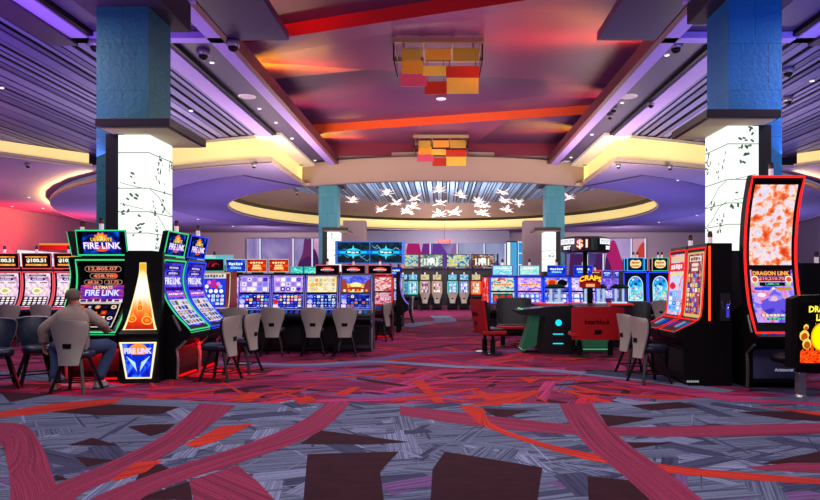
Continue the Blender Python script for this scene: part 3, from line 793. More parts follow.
def p_fire_main_blue(cv):
    cv.rect(0, 0, 1, 1, splash(('#1a148a', '#3a34d8', '#6a5af0', '#b49aff'), 3., .95, 3))
    for k, v in enumerate((.9, .82)): cv.pill(.15, v, .85, v + .06, emi('#20105a')); bars(cv, .25, v + .012, .75, v + .05, LAV, 6, k)
    cv.text('FIRE LINK', .08, .69, .92, .79, emi('#f4f0ff'), .05)
    cv.rect(.05, .6, .95, .65, emi('#3a0a80')); cv.rect(.05, .5, .95, .58, emi('#b060d0')); bars(cv, .1, .52, .9, .56, WHT, 7)
    cv.rect(.02, .02, .98, .46, emi('#cfd6f4')); cv.reels(.04, .03, .96, .45, 5, 5, ['#8a3040', '#3a6a40', '#3a48b0', '#e8dcd0', '#c07830', '#2a2a6a', '#a0a0c8'], 8, .1)
def p_fire_top_b(cv):
    p_fire_top(cv)
def p_jack_top(cv):
    cv.rect(.06, .12, .94, .88, emi('#300608')); cv.rect(.1, .74, .9, .84, splash(('#8a1010', '#ff9a30', '#ffe08a'), 3., 1., 1)); cv.rect(.1, .14, .9, .28, splash(('#c02018', '#ff9a30', '#ffe08a'), 3., 1., 6))
    cv.rect(.12, .3, .88, .72, emi('#0c0606')); cv.text('$100.51', .14, .36, .86, .68, emi('#fff4e0'), .06)
def p_jack_main(cv):
    cv.rect(0, 0, 1, 1, splash(('#7a2a6a', '#e0a8d8', '#fff0f8', '#d8c8f8'), 4., 1., 7))
    cv.pill(.12, .9, .88, .97, emi('#f0e8f0')); cv.pill(.15, .91, .85, .96, emi('#301018')); bars(cv, .25, .92, .75, .95, emi('#f0a060'), 6)
    cv.pill(.2, .8, .8, .87, emi('#40207a')); bars(cv, .28, .815, .72, .855, emi('#e8d8ff'), 5)
    for i in range(2): cv.pill(.08 + .45 * i, .70, .47 + .45 * i, .77, emi('#f4e8f0')); bars(cv, .14 + .45 * i, .715, .42 + .45 * i, .755, emi('#7a2a50'), 4, i)
    for i in range(18):
        a = 2 * pi * i / 18; cv.disc(.5 + .38 * cos(a), .5 + .14 * sin(a), .045, emi(('#ffd8f0', '#f0f0ff', '#ffe8b0')[i % 3]), 8)
    cv.disc(.5, .5, .2, emi('#fff6d0'), 16, rv=.1); cv.disc(.5, .5, .12, emi('#b8d070'), 12, rv=.05)
    cv.rect(.02, 0, .98, .33, emi('#3a0a18')); cv.reels(.03, .01, .97, .32, 5, 4, ['#fffaf0', '#ffffff', '#f4e4e8', '#f8f0ff'], 3, .1, shape='disc')
def p_lilac(sd):
    def f(cv):
        cv.rect(0, 0, 1, 1, splash(('#5a3ac8', '#b48af8', '#e8d8ff', '#c8a8ff'), 4., 1., sd))
        cv.rect(.03, .03, .97, .97, emi('#b89af0')); cv.reels(.05, .05, .95, .95, 5, 3, ['#f4ecff', '#e6d6ff', '#ffffff', '#9a78e8', '#ffc8f0', '#7a8af8', '#5a2ab0'], sd, .08)
        cv.rect(.4, .02, .47, .34, emi('#fff8c0')) if sd % 2 else None
    return f
def p_bluegrid(sd, pal=None):
    def f(cv):
        cv.rect(0, 0, 1, 1, splash(('#10106a', '#2a3ae0', '#6a8aff', '#e8f0ff'), 6., 1., sd))
        cv.reels(.2, .1, .97, .95, 6, 4, pal or ['#2038e0', '#e8f0ff', '#4a6cff', '#1a1a8a', '#ffe0a0', '#60c8ff', '#d03a60'], sd, .1, back=emi('#141a70'))
        cv.disc(.1, .5, .08, RD if sd % 2 == 0 else LAV, 12); cv.rect(.02, .06, .17, .3, emi('#ffd8e8'))
    return f
def p_goldtop(cv):
    cv.rect(0, 0, 1, 1, splash(('#d09a30', '#f4d88a', '#fff4d0', '#e8c890'), 3., 1., 9))
    cv.reels(.1, .08, .96, .9, 6, 3, ['#fff0c8', '#f0c060', '#e8a050', '#c8e0f0', '#f4e8e0', '#d8b070', '#a8c8a0'], 12, .14)
def p_sunset(cv):
    cv.rect(0, 0, 1, 1, splash(('#3a2ab0', '#5a6af0', '#90b0ff'), 4., 1., 3)); cv.rect(0, .0, 1, .55, splash(('#7a2a10', '#f08a20', '#ffe080', '#fff4c0'), 4., 1., 8, stretch=(1, 2, 1)))
    cv.poly([(0, .0), (.26, .0), (.2, .5), (.12, .75), (0, .85)], emi('#a84a30')); cv.poly([(1, .0), (.74, .0), (.8, .5), (.88, .75), (1, .85)], emi('#8a3a50'))
    cv.disc(.5, .46, .2, emi('#fff2a0'), 14, rv=.16); cv.disc(.5, .2, .3, emi('#b03a1a'), 14, rv=.14)
    for i in range(6): cv.disc(.12 + .15 * i, .1, .05, emi(('#fff0d0', '#ff9a40')[i % 2]), 8)
def p_art(pal, sd, sc=4., frame=None, reel=None, title=None):
    def f(cv):
        cv.rect(0, 0, 1, 1, splash(tuple(pal), sc, 1., sd))
        if reel: cv.reels(.06, .06, .94, .5 if title else .9, reel[0], reel[1], reel[2], sd, .12, back=emi(reel[3]) if len(reel) > 3 else None)
        if title: bars(cv, .16, .62, .84, .84, emi(title), 6, sd)
        if frame: cv.frame(0, 0, 1, 1, .03, emi(frame))
    return f
def p_orange_top(cv):
    cv.rect(0, 0, 1, 1, splash(('#8a0c0a', '#d02a14', '#ff6a20'), 3., 1., 4)); cv.poly([(.2, .1), (.8, .1), (.68, .5), (.32, .5)], emi('#ff9a2a'))
    for v, a, b in ((.66, .14, .86), (.42, .28, .72), (.2, .24, .76)): bars(cv, a, v, b, v + .2, emi('#fff0b0'), 5, int(v * 50))
def p_oval_top(cv):
    cv.rect(0, 0, 1, 1, splash(('#050508', '#08080c', '#201818'), 12., 1., 4)); cv.disc(.5, .52, .3, emi('#c01a20'), 18, rv=.3); cv.disc(.42, .48, .2, emi('#20306a'), 12, rv=.2)
    cv.disc(.5, .62, .2, emi('#ff6a50'), 14, rv=.12); bars(cv, .2, .42, .8, .54, WHT, 7, 3)
def p_wheel(cv):
    cv.rect(0, 0, 1, 1, emi('#2a40e0')); cv.rect(0, .86, 1, 1, emi('#e8e0d8')); bars(cv, .08, .88, .92, .98, emi('#6a6a70'), 7)
    for i, (u, v, c) in enumerate(((.3, .74, PNK), (.5, .78, MAG), (.68, .7, PNK), (.2, .62, WHT), (.42, .64, MAG), (.6, .6, RD), (.14, .48, WHT), (.38, .48, WHT), (.6, .48, WHT), (.82, .48, WHT), (.5, .7, MAG), (.78, .62, SKY))):
        cv.disc(u, v, .085, c, 10)
    cv.rect(0, .02, 1, .4, emi('#1a2ab0')); cv.reels(.03, .03, .97, .39, 5, 3, ['#e8f0ff', '#8ab0ff', '#c8e8ff', '#5a6af0', '#f0d0e0'], 6, .1)
def p_neon_top(cv):
    cv.rect(0, 0, 1, 1, emi('#1a0a14')); 
    for i in range(4): cv.disc(.45 + .06 * i, .4, .34 - .07 * i, emi(('#6a1020', '#0a0a10', '#c02040', '#10060a')[i]), 16, rv=.44 - .09 * i, a0=.2, a1=3.4)
def p_whitetext(c0, sd):
    def f(cv):
        cv.rect(0, 0, 1, 1, splash((c0, '#1030c8', '#2a6aff'), 3., 1., sd)); bars(cv, .12, .5, .88, .78, emi('#e8f4ff'), 6, sd); bars(cv, .2, .18, .8, .42, emi('#9ae0ff'), 6, sd + 1)
    return f
def p_arch(sd):
    def f(cv):
        cv.rect(0, 0, 1, 1, emi('#06104a')); cv.disc(.5, .62, .46, emi('#e8f8ff'), 22, rv=.36); cv.rect(.04, 0, .96, .62, emi('#d8f0ff'))
        cv.disc(.5, .62, .42, emi('#20a0e8'), 22, rv=.33); cv.rect(.08, .02, .92, .62, splash(('#1a70d0', '#30c8f0', '#a8f0ff', '#f0e8c0'), 5., 1., sd))
        for i in range(9): cv.disc(.5 + .3 * cos(i * .7), .66 + .2 * sin(i * .7), .07, (CYN, emi('#1050c0'), emi('#c05ad0'), emi('#f0f0ff'))[i % 4], 8)
        cv.disc(.5, .66, .1, emi('#10408a'), 12); cv.reels(.14, .06, .86, .36, 4, 3, ['#e8fff8', '#40e0d0', '#ffe080', '#f090c0', '#3080f0', '#a0f0a0'], sd, .1)
    return f
def p_gold_logo(cv):
    cv.rect(0, 0, 1, 1, emi('#08123a')); cv.pill(.12, .16, .88, .84, emi('#ffdf9a')); cv.disc(.3, .6, .18, emi('#ffdf9a'), 12, rv=.3); cv.disc(.7, .55, .2, emi('#ffe6b0'), 12, rv=.34)
    bars(cv, .22, .54, .78, .74, emi('#b0601a'), 6, 2); bars(cv, .2, .26, .8, .46, emi('#c87a2a'), 6, 5)

# ---- the round bank by the near stone column ---------------------------------
FC = ((.0, .76), (.07, .84), (.22, 1.0), (.38, 1.24), (.45, 1.5), (.44, 1.7), (.4, 1.86))
GRP = 'fire slot machines around the column'
def fire(label, loc, rz, trim, paint, tops):
    return slot(label, loc, rz, .86, FC, [(.06, .97, .085, paint)], trim, .013, (1.93, 2.33, .43, R(12), .92, tops, trim), None, .6, (.0, .70), kick='#ff1418', side_strip=SILVER, deck_glow=trim)
fire('curved black slot machine with green neon edge that the seated man is playing', (-5.3, 9.55, 0), 0, 'green', p_fire_main, p_fire_top)
fire('curved slot machine with green neon edge on the side of the bank facing the aisle', (-3.93, 10.36, 0), pi / 2, 'green', p_fire_main_blue, p_fire_top_b)
fire('curved slot machine with blue neon edge behind the green edged one on the aisle side', (-3.93, 11.27, 0), pi / 2, 'blue', p_fire_main_blue, p_fire_top_b)
slot('slot machine turned away to the side beyond the man, green neon edge seen edge-on', (-6.27, 10.5, 0), -pi / 2, .8, ((.22, .8), (.30, 1.1), (.38, 1.45), (.40, 1.65), (.36, 1.86)), [(.06, .97, .085, p_fire_main)], 'green', .013, (1.93, 2.33, .40, R(12), .92, p_fire_top, 'green'), None, .5, (.18, .70), base_y=.25, kick='#ff1418', deck_glow='green')
# lit corner pylon between the man's machine and the aisle side
pt = thing('display_pylon', 'tall dark corner pylon with a glowing flame wedge above a blue tapered panel', 'display', (-4.55, 9.58, 0), R(6))
b = MB(BLACK); b.prism([(.0, 0), (.02, .08), (.02, .62), (-.04, .68), (-.04, .74), (.06, .8), (.13, 1.1), (.18, 1.5), (.2, 1.98), (.28, 1.98), (.28, 0)], -.28, .28); b.build('pylon_body', pt)
fn, T_ = arc_surf(((.045, .79), (.09, .98), (.13, 1.2), (.165, 1.5), (.185, 1.9)), 1.)
cv = Canvas(lambda u, v, off=0.: fn(.5 + (u - .5) * (.50 - .4 * min(1, v * 1.25) ** .8), v, .02 + off), 14, .3)
cv.rect(0, 0, 1, .92, emi('#fff0b0', 1.1)); cv.rect(.07, .01, .93, .91, vgrad(('#b82416', '#e8401c', '#ff7030', '#ffb060', '#fff4d8', '#ffffff', '#ffffff', '#fff0b0', '#ffb020'), 1.12))
for u, v, r in ((.2, .15, .15), (.74, .13, .2), (.45, .3, .15)):
    cv.poly([(u - r * .9, v), (u - r * .2, v + r * .75), (u + r * .9, v)], emi('#ff9a30', 1.1)); cv.disc(u, v, r, emi('#ffd050', 1.1), 14, rv=r * .3); cv.disc(u, v, r * .8, emi('#ff5a20', 1.1), 14, rv=r * .24); cv.disc(u, v, r * .4, emi('#ff9030', 1.1), 10, rv=r * .12)
cv.build('flame_panel', pt)
lp = Canvas(lambda u, v, off=0.: ((u - .5) * (.37 + .17 * v), -.0 - .012 - off - .03 * v, .07 + .55 * v), 2, .8)
lp.rect(0, 0, 1, 1, emi('#fff0c0', 1.1)); lp.rect(.07, .04, .93, .96, splash(('#0a14a0', '#1a3af0', '#5a9aff'), 3., 1., 5)); lp.disc(.5, .78, .26, emi('#ff9a3a'), 16, rv=.18); lp.text('FIRE LINK', .1, .68, .9, .84, emi('#e8e0ff'), .05)
lp.poly([(.14, .62), (.45, .2), (.4, .45)], emi('#bfe8ff')); lp.poly([(.86, .62), (.55, .2), (.6, .45)], emi('#bfe8ff')); lp.poly([(.3, .66), (.5, .3), (.7, .66)], emi('#1030d0'))
lp.build('blue_panel', pt)

# ---- red trimmed row behind the man ------------------------------------------
RC = ((.0, .85), (.1, .95), (.2, 1.15), (.25, 1.45), (.22, 1.78))
def red_row(label, x, first=None):
    return slot(label, (x, 16.0, 0), 0, .8, RC, [(.06, .97, .1, p_jack_main)], 'pink', .016, (1.86, 2.26, .2, R(6), .94, p_jack_top, 'pink'), 'red edged jackpot machines', .75, (-.05, .78), kick='#c01020')
r0 = red_row('red edged jackpot slot machine cut off by the edge of the photo', X_(5, 16.2))
copy_tree(r0, None, 'red edged jackpot slot machine in the middle of its row, showing pearl reels', (X_(37, 16.2), 16, 0))
copy_tree(r0, None, 'red edged jackpot slot machine half hidden by the seated man', (X_(69, 16.2), 16, 0))

# ---- centre bank of four -----------------------------------------------------
UC = ((.1, .92), (.2, .98), (.26, 1.3), (.31, 1.66))
labels = ('lilac reel slot machine at the end of the four-machine bank nearest the stone column', 'lilac reel slot machine second in the four-machine bank, red dot on its lower screen', 'slot machine with a gold and cream upper screen in the four-machine bank', 'slot machine with a sunset canyon upper screen at the aisle end of the bank')
for i, (px, top, low) in enumerate(((255, p_lilac(1), p_bluegrid(3)), (288.5, p_lilac(4), p_bluegrid(4, ['#e06080', '#2038e0', '#f0d0e0', '#3a50e0', '#ffe0a0', '#e8f0ff'])), (322.2, p_goldtop, p_bluegrid(7, ['#2a58e0', '#6a9af0', '#e8f0ff', '#1a2a9a', '#c8d8f0'])), (356, p_sunset, p_bluegrid(9, ['#2038c0', '#5a7af0', '#f0f0ff', '#d08030', '#18186a'])))):
    slot(labels[i], (X_(px, 14.05), 13.75, 0), 0, .725, UC, [(.1, .49, .06, low), (.55, .98, .06, top)], 'violet', .012, None, 'four-machine bank', .8, (-.02, .78), candles=0, body=pbr('#2c2a38', .4) if i == 3 else BLACK, side_strip=pbr('#8a88a0', .3, .5) if i == 3 else None)
slot('slot machine with blue dotted screen and orange side lights', (X_(215, 16.7), 16.4, 0), 0, .86, ((.08, .85), (.15, .95), (.22, 1.3), (.26, 1.76)), [(.05, .98, .14, p_wheel)], 'cream', .012, (1.8, 2.14, .25, R(5), .62, p_neon_top, 'teal'), None, .75, candles=1, body=pbr('#7a1c10', .4, emit=.25))
for i, (px, lb, pt_) in enumerate(((236, 'slot machine with a blue topper beside the two orange toppers', p_whitetext('#0a2a7a', 2)), (257, 'slot machine under the first orange lettered topper, nearer the blue topper', p_orange_top), (279, 'slot machine under the second orange lettered topper, farther from the blue topper', p_orange_top))):
    slot(lb, (X_(px, 18.7), 18.4, 0), 0, .60, UC, [(.1, .98, .08, p_art(('#3a1060', '#c080e0', '#fff0f0', '#f0c8a0'), i + 2, 5., '#e8d8c0'))], 'cream', .01, (1.82, 2.2, .3, R(5), .98, pt_, 'cream'), 'lettered topper row', .7, candles=0)
for i, (px, lb) in enumerate(((297, 'small slot machine with teal rounded topper beside the orange lettered toppers'), (310.5, 'small slot machine with teal rounded topper next to the red oval toppers'))):
    slot(lb, (X_(px, 27.5), 27.2, 0), 0, .56, UC, [(.1, .98, .08, p_art(('#06302a', '#20c0a0', '#d0fff0'), i + 2))], 'teal', .014, (1.8, 2.2, .3, R(5), .95, p_art(('#0a6a60', '#30e0d0', '#d0fff8'), i), 'teal'), 'teal topper pair', .6, candles=0)
# ---- row with the red oval toppers -------------------------------------------
ov = [None]
for i, (px, lb) in enumerate(((327.5, 'slot machine with black topper and red oval badge, first of three behind the bank'), (353.5, 'slot machine with black topper and red oval badge, middle of three behind the bank'), (380, 'red framed slot machine with black oval-badge topper at the aisle end'))):
    p_ = (X_(px, 17.7), 17.4, 0)
    if i == 0: ov[0] = slot(lb, p_, 0, .70, UC, [(.06, .47, .06, p_art(('#3a0a14', '#d04060', '#f0d0d8', '#5a60c0'), 3, 6., None, (4, 3, ['#f0d8e0', '#b02040', '#4050b0', '#e0a0b0']))), (.53, .98, .06, p_art(('#5a1020', '#e06a70', '#fff0f0', '#d0303a'), 5, 3.))], 'red', .014, (1.74, 2.0, .3, R(4), .96, p_oval_top, 'pink'), 'red oval topper row', .75, candles=1, body=pbr('#3a0c14', .4), kick='#ff2028')
    else: copy_tree(ov[0], None, lb, p_)
slot('narrow slot machine with yellowish frame and blue topper beyond the red one', (X_(395, 22.), 21.9, 0), 0, .56, UC, [(.06, .47, .08, p_art(('#1a2a6a', '#8a9af0', '#f0f0ff'), 2)), (.53, .98, .08, p_art(('#0a0a3a', '#e8e8ff', '#3a4ac0'), 6))], 'cream', .012, (1.75, 2.05, .3, R(4), .8, p_whitetext('#0a1a8a', 5), None), None, .7, candles=0)
slot('dark slot machine turned sideways at the end of the aisle row', (X_(404.5, 19.6) + .12, 19.6, 0), pi / 2, .45, RC, [(.06, .97, .1, p_art(('#0a0a2a', '#3a3ab0', '#b0b0ff'), 6))], 'violet', .01, None, None, .36, candles=0)

# ---- far bank against the mural wall -----------------------------------------
fb = None
for i, (px, tr, lb, pal) in enumerate(((403, 'grey', 'far slot machine mostly hidden at the column end of the back row', ('#0a2a5a', '#40b0f0', '#d0f0ff')), (413, 'teal', 'far slot machine with a teal arched frame beside the two beige framed ones', ('#1a4a5a', '#9ad0f0', '#fff0ff')), (425, 'beige', 'far beige framed slot machine next to the teal framed one', ('#3a1a2a', '#d0a0c0', '#fff0f0')), (437, 'beige', 'far beige framed slot machine beside the centre gap of the back row', ('#3a1a2a', '#e0b0b0', '#fff0f0')),
        (452.5, 'teal', 'far teal framed slot machine just past the centre gap', ('#1a3a7a', '#8ac0f0', '#f0f0ff')), (464, 'grey', 'far grey-blue framed slot machine between a teal and an orange framed one', ('#2a3a9a', '#a0b0ff', '#f0f0ff')), (476, 'orange', 'far orange framed slot machine near the red chair', ('#6a1a10', '#f0a060', '#fff0d0')))):
    slot(lb, (X_(px, 36.3), 36, 0), 0, .55, ((.1, .88), (.16, 1.0), (.2, 1.3), (.22, 1.58)), [(.05, .97, .12, p_art(pal, i + 1, 5., None, (4, 3, [pal[1], pal[2], '#ffffff', pal[0]])))], tr, .035, (1.66, 2.0, .25, R(4), .95, p_art(('#204a8a', '#70c8f0', '#f0f8e0') if i not in (2, 3, 6) else ('#2a2a30', '#f0e0b0', '#7a6a50'), i + 3, 4.), None), 'back row under the televisions', .6, candles=1, simple=True)
rk = thing('display_rack', 'long dark rack standing behind the back row and carrying the televisions', 'rack', (X_(448, 37.4), 37.4, 0))
for k in range(5):
    b = MB(CHAR); x = -2.9 + 1.45 * k; b.box(x - .05, x + .05, -.05, .05, 0, 3.2); b.build('post', rk)
b = MB(pbr('#191620', .6)); b.box(-2.9, 2.9, .0, .04, .2, 2.3); b.build('back_panel', rk)
b = MB(CHAR); b.box(-2.95, 2.95, -.06, .06, 2.28, 2.36); b.build('rail', rk)
for i, (x0, x1, lb, pal) in enumerate(((404.5, 418.6, 'wall television showing green and white picture at the end nearer the aisle column', ('#0a1408', '#e8e8a0', '#40a0d0', '#101010')), (420, 443, 'wide television with grey bars picture over the beige framed machines', ('#1a2424', '#7a9a98', '#f0f0d8')), (446.5, 469.5, 'television with yellow and blue cartoon-like picture past the centre gap', ('#10120a', '#f0e890', '#4aa0d8', '#0a0a10')), (471, 494.5, 'television with brown bars picture at the end near the blue bank', ('#1a100a', '#8a5a40', '#f4f4e0')))):
    Y = 37.2; xa, xb = X_(x0, Y), X_(x1, Y); za, zb = Z_(267.2, Y), Z_(254.2, Y)
    tv = thing('mounted_television', lb, 'television', ((xa + xb) / 2, Y, za)); W_, H_ = xb - xa, zb - za
    b = MB(BLACK); b.box(-W_ / 2, W_ / 2, -.04, .1, 0, H_); b.build('casing', tv)
    cv = Canvas(flat_surf(W_ * .95, H_ * .9, -.042, H_ * .05), 1, W_ / H_); p_art(pal, i + 1, 4.)(cv)
    if i % 2: 
        for k in range(5): cv.rect(.16 + .14 * k, .12, .23 + .14 * k, .7, emi('#f0f4e4' if k != 2 else '#ffffff'))
        cv.disc(.5, .5, .14, WHT, 12)
    cv.build('screen', tv)

# ---- blue edged bank on the other side of the aisle --------------------------
for i, (px, lb, pal, tp, low) in enumerate(((502.5, 'blue edged slot machine with two red circles on its lower screen', ('#204a6a', '#a0d0e0', '#f0f0d0', '#d03a40'), ('#20a0d0', '#a0f0ff', '#f0ffd0'), (3, 1, ['#e02028', '#f04a40'], '#1a5a4a')), (529.5, 'blue edged slot machine with a pale lower screen beside the red-circle one', ('#1a2ad0', '#a080ff', '#ffd0f0', '#ff9a40'), ('#20b0c0', '#b0ffe8', '#f0a0d0'), (4, 2, ['#e8f0ff', '#c8d8ff'], '#5a70f0')),
        (556.5, 'blue edged slot machine with blue lettered topper and an orange disc on screen', ('#1a1a6a', '#6a70ff', '#f0f0ff'), None, (3, 2, ['#e8f0ff', '#f0e0ff'], '#3a50e0')), (583, 'blue edged slot machine behind the pole of the dollar sign', ('#3a50e0', '#d0b0ff', '#ffffff'), None, (3, 2, ['#f0f0ff', '#e0e8ff'], '#4a58d0')))):
    up_ = p_art(pal, i + 11, 4.)
    def up2(cv, u=up_, i=i):
        u(cv)
        if i == 2: cv.disc(.3, .62, .24, ORG, 14, rv=.3); cv.disc(.3, .62, .15, emi('#d0301a'), 12, rv=.2); cv.disc(.75, .6, .22, emi('#101018'), 12, rv=.26)
        if i < 2: cv.rect(.08, .38, .92, .56, emi('#ffe8a0')); bars(cv, .12, .4, .88, .54, emi('#e0602a'), 7, i)
    slot(lb, (X_(px, 18.2), 17.9, 0), 0, .74, UC, [(.06, .47, .06, p_art(pal, i + 5, 5., None, low)), (.53, .98, .06, up2)], 'blue', .02, (1.72, 2.0, .3, R(4), .8 if i < 2 else .72, p_art(tp, i, 3., None, None, '#ffffff') if tp else p_whitetext('#1020a0', i), 'violet' if i < 2 else 'blue'), 'blue edged bank', .75, candles=1)
slot('slim red slot machine peeking out beside the blue edged bank', (X_(487.5, 19.), 18.7, 0), 0, .3, UC, [(.06, .98, .1, p_art(('#8a1014', '#ff4a40', '#ffd0d0'), 3))], 'red', .012, None, None, .7, candles=0)
for i, (px, lb) in enumerate(((607, 'distant violet lit slot machine beyond the CRAPS sign'), (618.5, 'distant violet lit slot machine just beside the blue arch-screen machines'))):
    slot(lb, (X_(px, 24.3), 24, 0), 0, .40, UC, [(.06, .47, .06, p_art(('#4a50d0', '#c8c0ff', '#ffffff'), i)), (.53, .98, .06, p_art(('#3a1a90', '#8a60f0', '#d0a0ff'), i + 3))], 'violet', .02, (1.72, 1.98, .3, 0, .9, p_whitetext('#2a1a9a', i), 'violet'), 'distant violet machines', .6, candles=0)
slot('slot machine with a brown topper behind the glowing CRAPS sign', (X_(595, 19.3), 19., 0), 0, .45, UC, [(.06, .98, .08, p_art(('#1a1a6a', '#8a8aff', '#ffffff'), 4))], 'blue', .012, (1.68, 1.88, .3, 0, .95, p_art(('#3a1410', '#6a2a1a', '#8a4a30'), 2, 3., None, None, '#e8d0a0'), 'pink'), None, .6, candles=1)
# ---- pair with arch-topped screens -------------------------------------------
for i, (px, tr, lb) in enumerate(((634.5, 'blue', 'arch-screen slot machine with blue and cyan edge lights and a gold topper badge'), (659, 'green', 'arch-screen slot machine with green topper lights and a gold badge'))):
    t = slot(lb, (X_(px, 20.3), 20, 0), 0, .76, ((.1, .85), (.16, .95), (.2, 1.4), (.22, 1.84)), [(.1, .9, .16, p_arch(i + 2))], 'blue', .022, (1.88, 2.3, .2, 0, .66, p_gold_logo, 'cyan' if i == 0 else 'green'), 'arch-screen pair', .75, candles=2)
    for sx in (-1, 1):
        b = MB(BLACK); b.box(sx * .26, sx * .375, .16, .3, 1.9, 2.26); b.mat(NEON['cyan' if i == 0 else ('green' if sx > 0 else 'pink')])
        b.tube([(sx * .27, .15, 1.9), (sx * .365, .15, 1.9), (sx * .365, .15, 2.27), (sx * .27, .15, 2.27)], .014, 5, closed=True); b.build('topper_wing', t)

# ---- pair of tall upright machines lit red, facing the aisle -----------------
TC = ((.3, .95), (.36, 1.02), (.40, 1.5), (.43, 2.02))
def p_tall(a):
    def f(cv):
        if a == 0:
            cv.rect(0, 0, 1, 1, splash(('#c83a5a', '#f09ab0', '#d8e0ff', '#7ab0f0'), 3., 1., 3)); cv.rect(.05, .88, .95, .97, emi('#e8c8a0')); cv.rect(.0, .72, 1, .86, emi('#e03a4a')); bars(cv, .08, .75, .92, .84, emi('#ffe8e8'), 5)
            cv.rect(.05, .66, .95, .70, emi('#f0e080')); cv.disc(.3, .48, .22, emi('#e02a4a'), 12, rv=.06); cv.disc(.6, .56, .22, emi('#d0d8ff'), 12, rv=.07)
            cv.rect(.06, .06, .94, .4, emi('#8ac0ff')); cv.reels(.08, .08, .92, .38, 3, 4, ['#c8e8ff', '#60a8f0', '#f0a8c0', '#ffffff', '#4a70d0'], 3, .1)
        else:
            cv.rect(0, 0, 1, 1, emi('#d8b87a')); cv.rect(.06, .03, .94, .97, splash(('#5a1a2a', '#a04a5a', '#e0b0a0'), 4., 1., 4)); cv.rect(.14, .86, .86, .94, emi('#f4e4d8')); bars(cv, .2, .87, .8, .93, emi('#8a3a40'), 6)
            for v in (.78, .71): cv.rect(.3, v, .7, v + .05, emi('#f0d8d0'))
            cv.reels(.1, .08, .9, .68, 5, 8, ['#f0d878', '#d04a5a', '#8a9af0', '#fff0d8', '#c0d060', '#5a4ac0', '#f0a060'], 7, .1)
    return f
for i, (y, lb) in enumerate(((10.42, 'tall red lit slot machine farther from the camera in the pair facing the chairs'), (9.66, 'tall red lit slot machine with gold framed reels, nearest of the pair facing the chairs'))):
    t = slot(lb, (3.4, y, 0), -pi / 2, .72, TC, [(.06, .95, .07, p_tall(i))], 'red', .011, None, 'tall upright pair', .8, (-.02, .76), base_y=.12, candles=1, deck_glow='red', top_h=.06, buttons=4)
    if i:
        b = MB(NEON['orange']); b.box(.362, .374, .455, .485, .95, 2.04); b.build('side_light', t)
        h = MB(pbr('#20222a', .4)); h.box(.36, .40, .62, .76, .95, 1.35); h.mat(CHROME).tube([(.41, .62 + .07 + .06 * cos(a), 1.25 - .14 * sin(a)) for a in [pi * k / 8 for k in range(9)]], .006, 5)
        h.mat(emi('#4a4ae0', .8)).box(.395, .403, .70, .74, 1.0, 1.2); h.build('side_box', t)
        lt = MB(emi('#b8b8b8', .6)); fn = lambda u, v: (.364, .12 + .2 * u, .06 + .035 * v)
        for k, (a, b_) in enumerate(((0, .14), (.16, .28), (.31, .46), (.48, .6), (.63, .8), (.82, .98))): lt.quad((.364, .14 + .18 * a, .055), (.364, .14 + .18 * b_, .055), (.364, .14 + .18 * b_, .085), (.364, .14 + .18 * a, .085))
        lt.build('maker_plate', t)

# ---- big curved machine by the other near column -----------------------------
BC_ = ((.06, .80), (.14, .95), (.27, 1.2), (.36, 1.6), (.39, 2.0), (.33, 2.5), (.22, 2.85), (.16, 3.0))
def p_cloud(cv):
    cv.rect(0, 0, 1, 1, splash(('#d8401c', '#e4502a', '#f07848', '#f8a888', '#ffe0d8', '#d4d8f8', '#f8c8b8', '#f07a50'), 4.6, 1.05, 4, 10., .25, (1, 1.8, 1))); 
def p_dragon(cv):
    cv.rect(0, 0, 1, 1, splash(('#c83a5a', '#e88ab0', '#c8b0ff', '#7a6af0', '#5a48d8'), 3.2, 1., 8, stretch=(1, 1.4, 1)))
    cv.rect(.04, .88, .96, 1., emi('#3a0a0c')); cv.text('DRAGON LINK', .06, .895, .94, .975, emi('#ffb060'), .06)
    cv.rect(.18, .79, .82, .875, emi('#7a1014')); cv.text('$10,210.70', .2, .80, .8, .865, emi('#ff9a90'), .04)
    for u in (.1, .9): cv.disc(u, .82, .095, emi('#f8e8d0'), 12); cv.disc(u, .82, .06, emi('#e05a48'), 10)
    cv.rect(.2, .70, .8, .765, emi('#0a1a14')); cv.text('1,080.16', .34, .71, .66, .758, emi('#4af090'), .03)
    for u in (.12, .88): cv.disc(u, .73, .05, emi('#b8e070'), 10)
    cv.pill(.06, .62, .44, .675, emi('#2a48e8')); cv.pill(.58, .62, .94, .675, emi('#d0903a')); cv.disc(.51, .648, .04, emi('#fff0d8'), 10)
    cv.disc(.22, .53, .1, emi('#ffe8f4'), 12, rv=.04)
    cv.disc(.52, .3, .36, emi('#6a5ae0'), 18, rv=.2); cv.disc(.52, .42, .17, emi('#a890f0'), 16, rv=.15); cv.disc(.5, .42, .1, emi('#f0b8d8'), 14, rv=.09)
    cv.poly([(.36, .5), (.52, .64), (.68, .5), (.52, .54)], emi('#7468e8')); cv.poly([(.2, .22), (.5, .34), (.84, .22), (.7, .14), (.5, .24), (.3, .14)], emi('#4a3ac8'))
    cv.rect(.1, .1, .92, .155, emi('#8a6ae8')); bars(cv, .12, .1, .9, .155, emi('#fff07a'), 9, 4); cv.rect(.22, .035, .9, .075, emi('#1a3a3a')); bars(cv, .24, .04, .84, .07, emi('#5ae0b0'), 6, 3)
t = slot('very tall curved slot machine outlined in red light with a clouds screen above', (4.72, 8.85, 0), 0, .76, BC_, [(.07, .415, .1, p_dragon), (.445, .95, .1, p_cloud)], 'red', .02, None, None, .95, (.0, .74), base_y=.28, candles=1, side_strip=pbr('#55504e', .4, .4), top_h=.03, thin=.14)
b = MB(pbr('#3c4060', .4, 0, .1)); b.box(-.3, .3, .262, .28, .14, .58); b.mat(emi('#b0b4d0', .7)); b.text('Aristocrat', lambda u, v: (.0 + .27 * u, .258, .24 + .05 * v), .02); b.build('belly_panel', t)
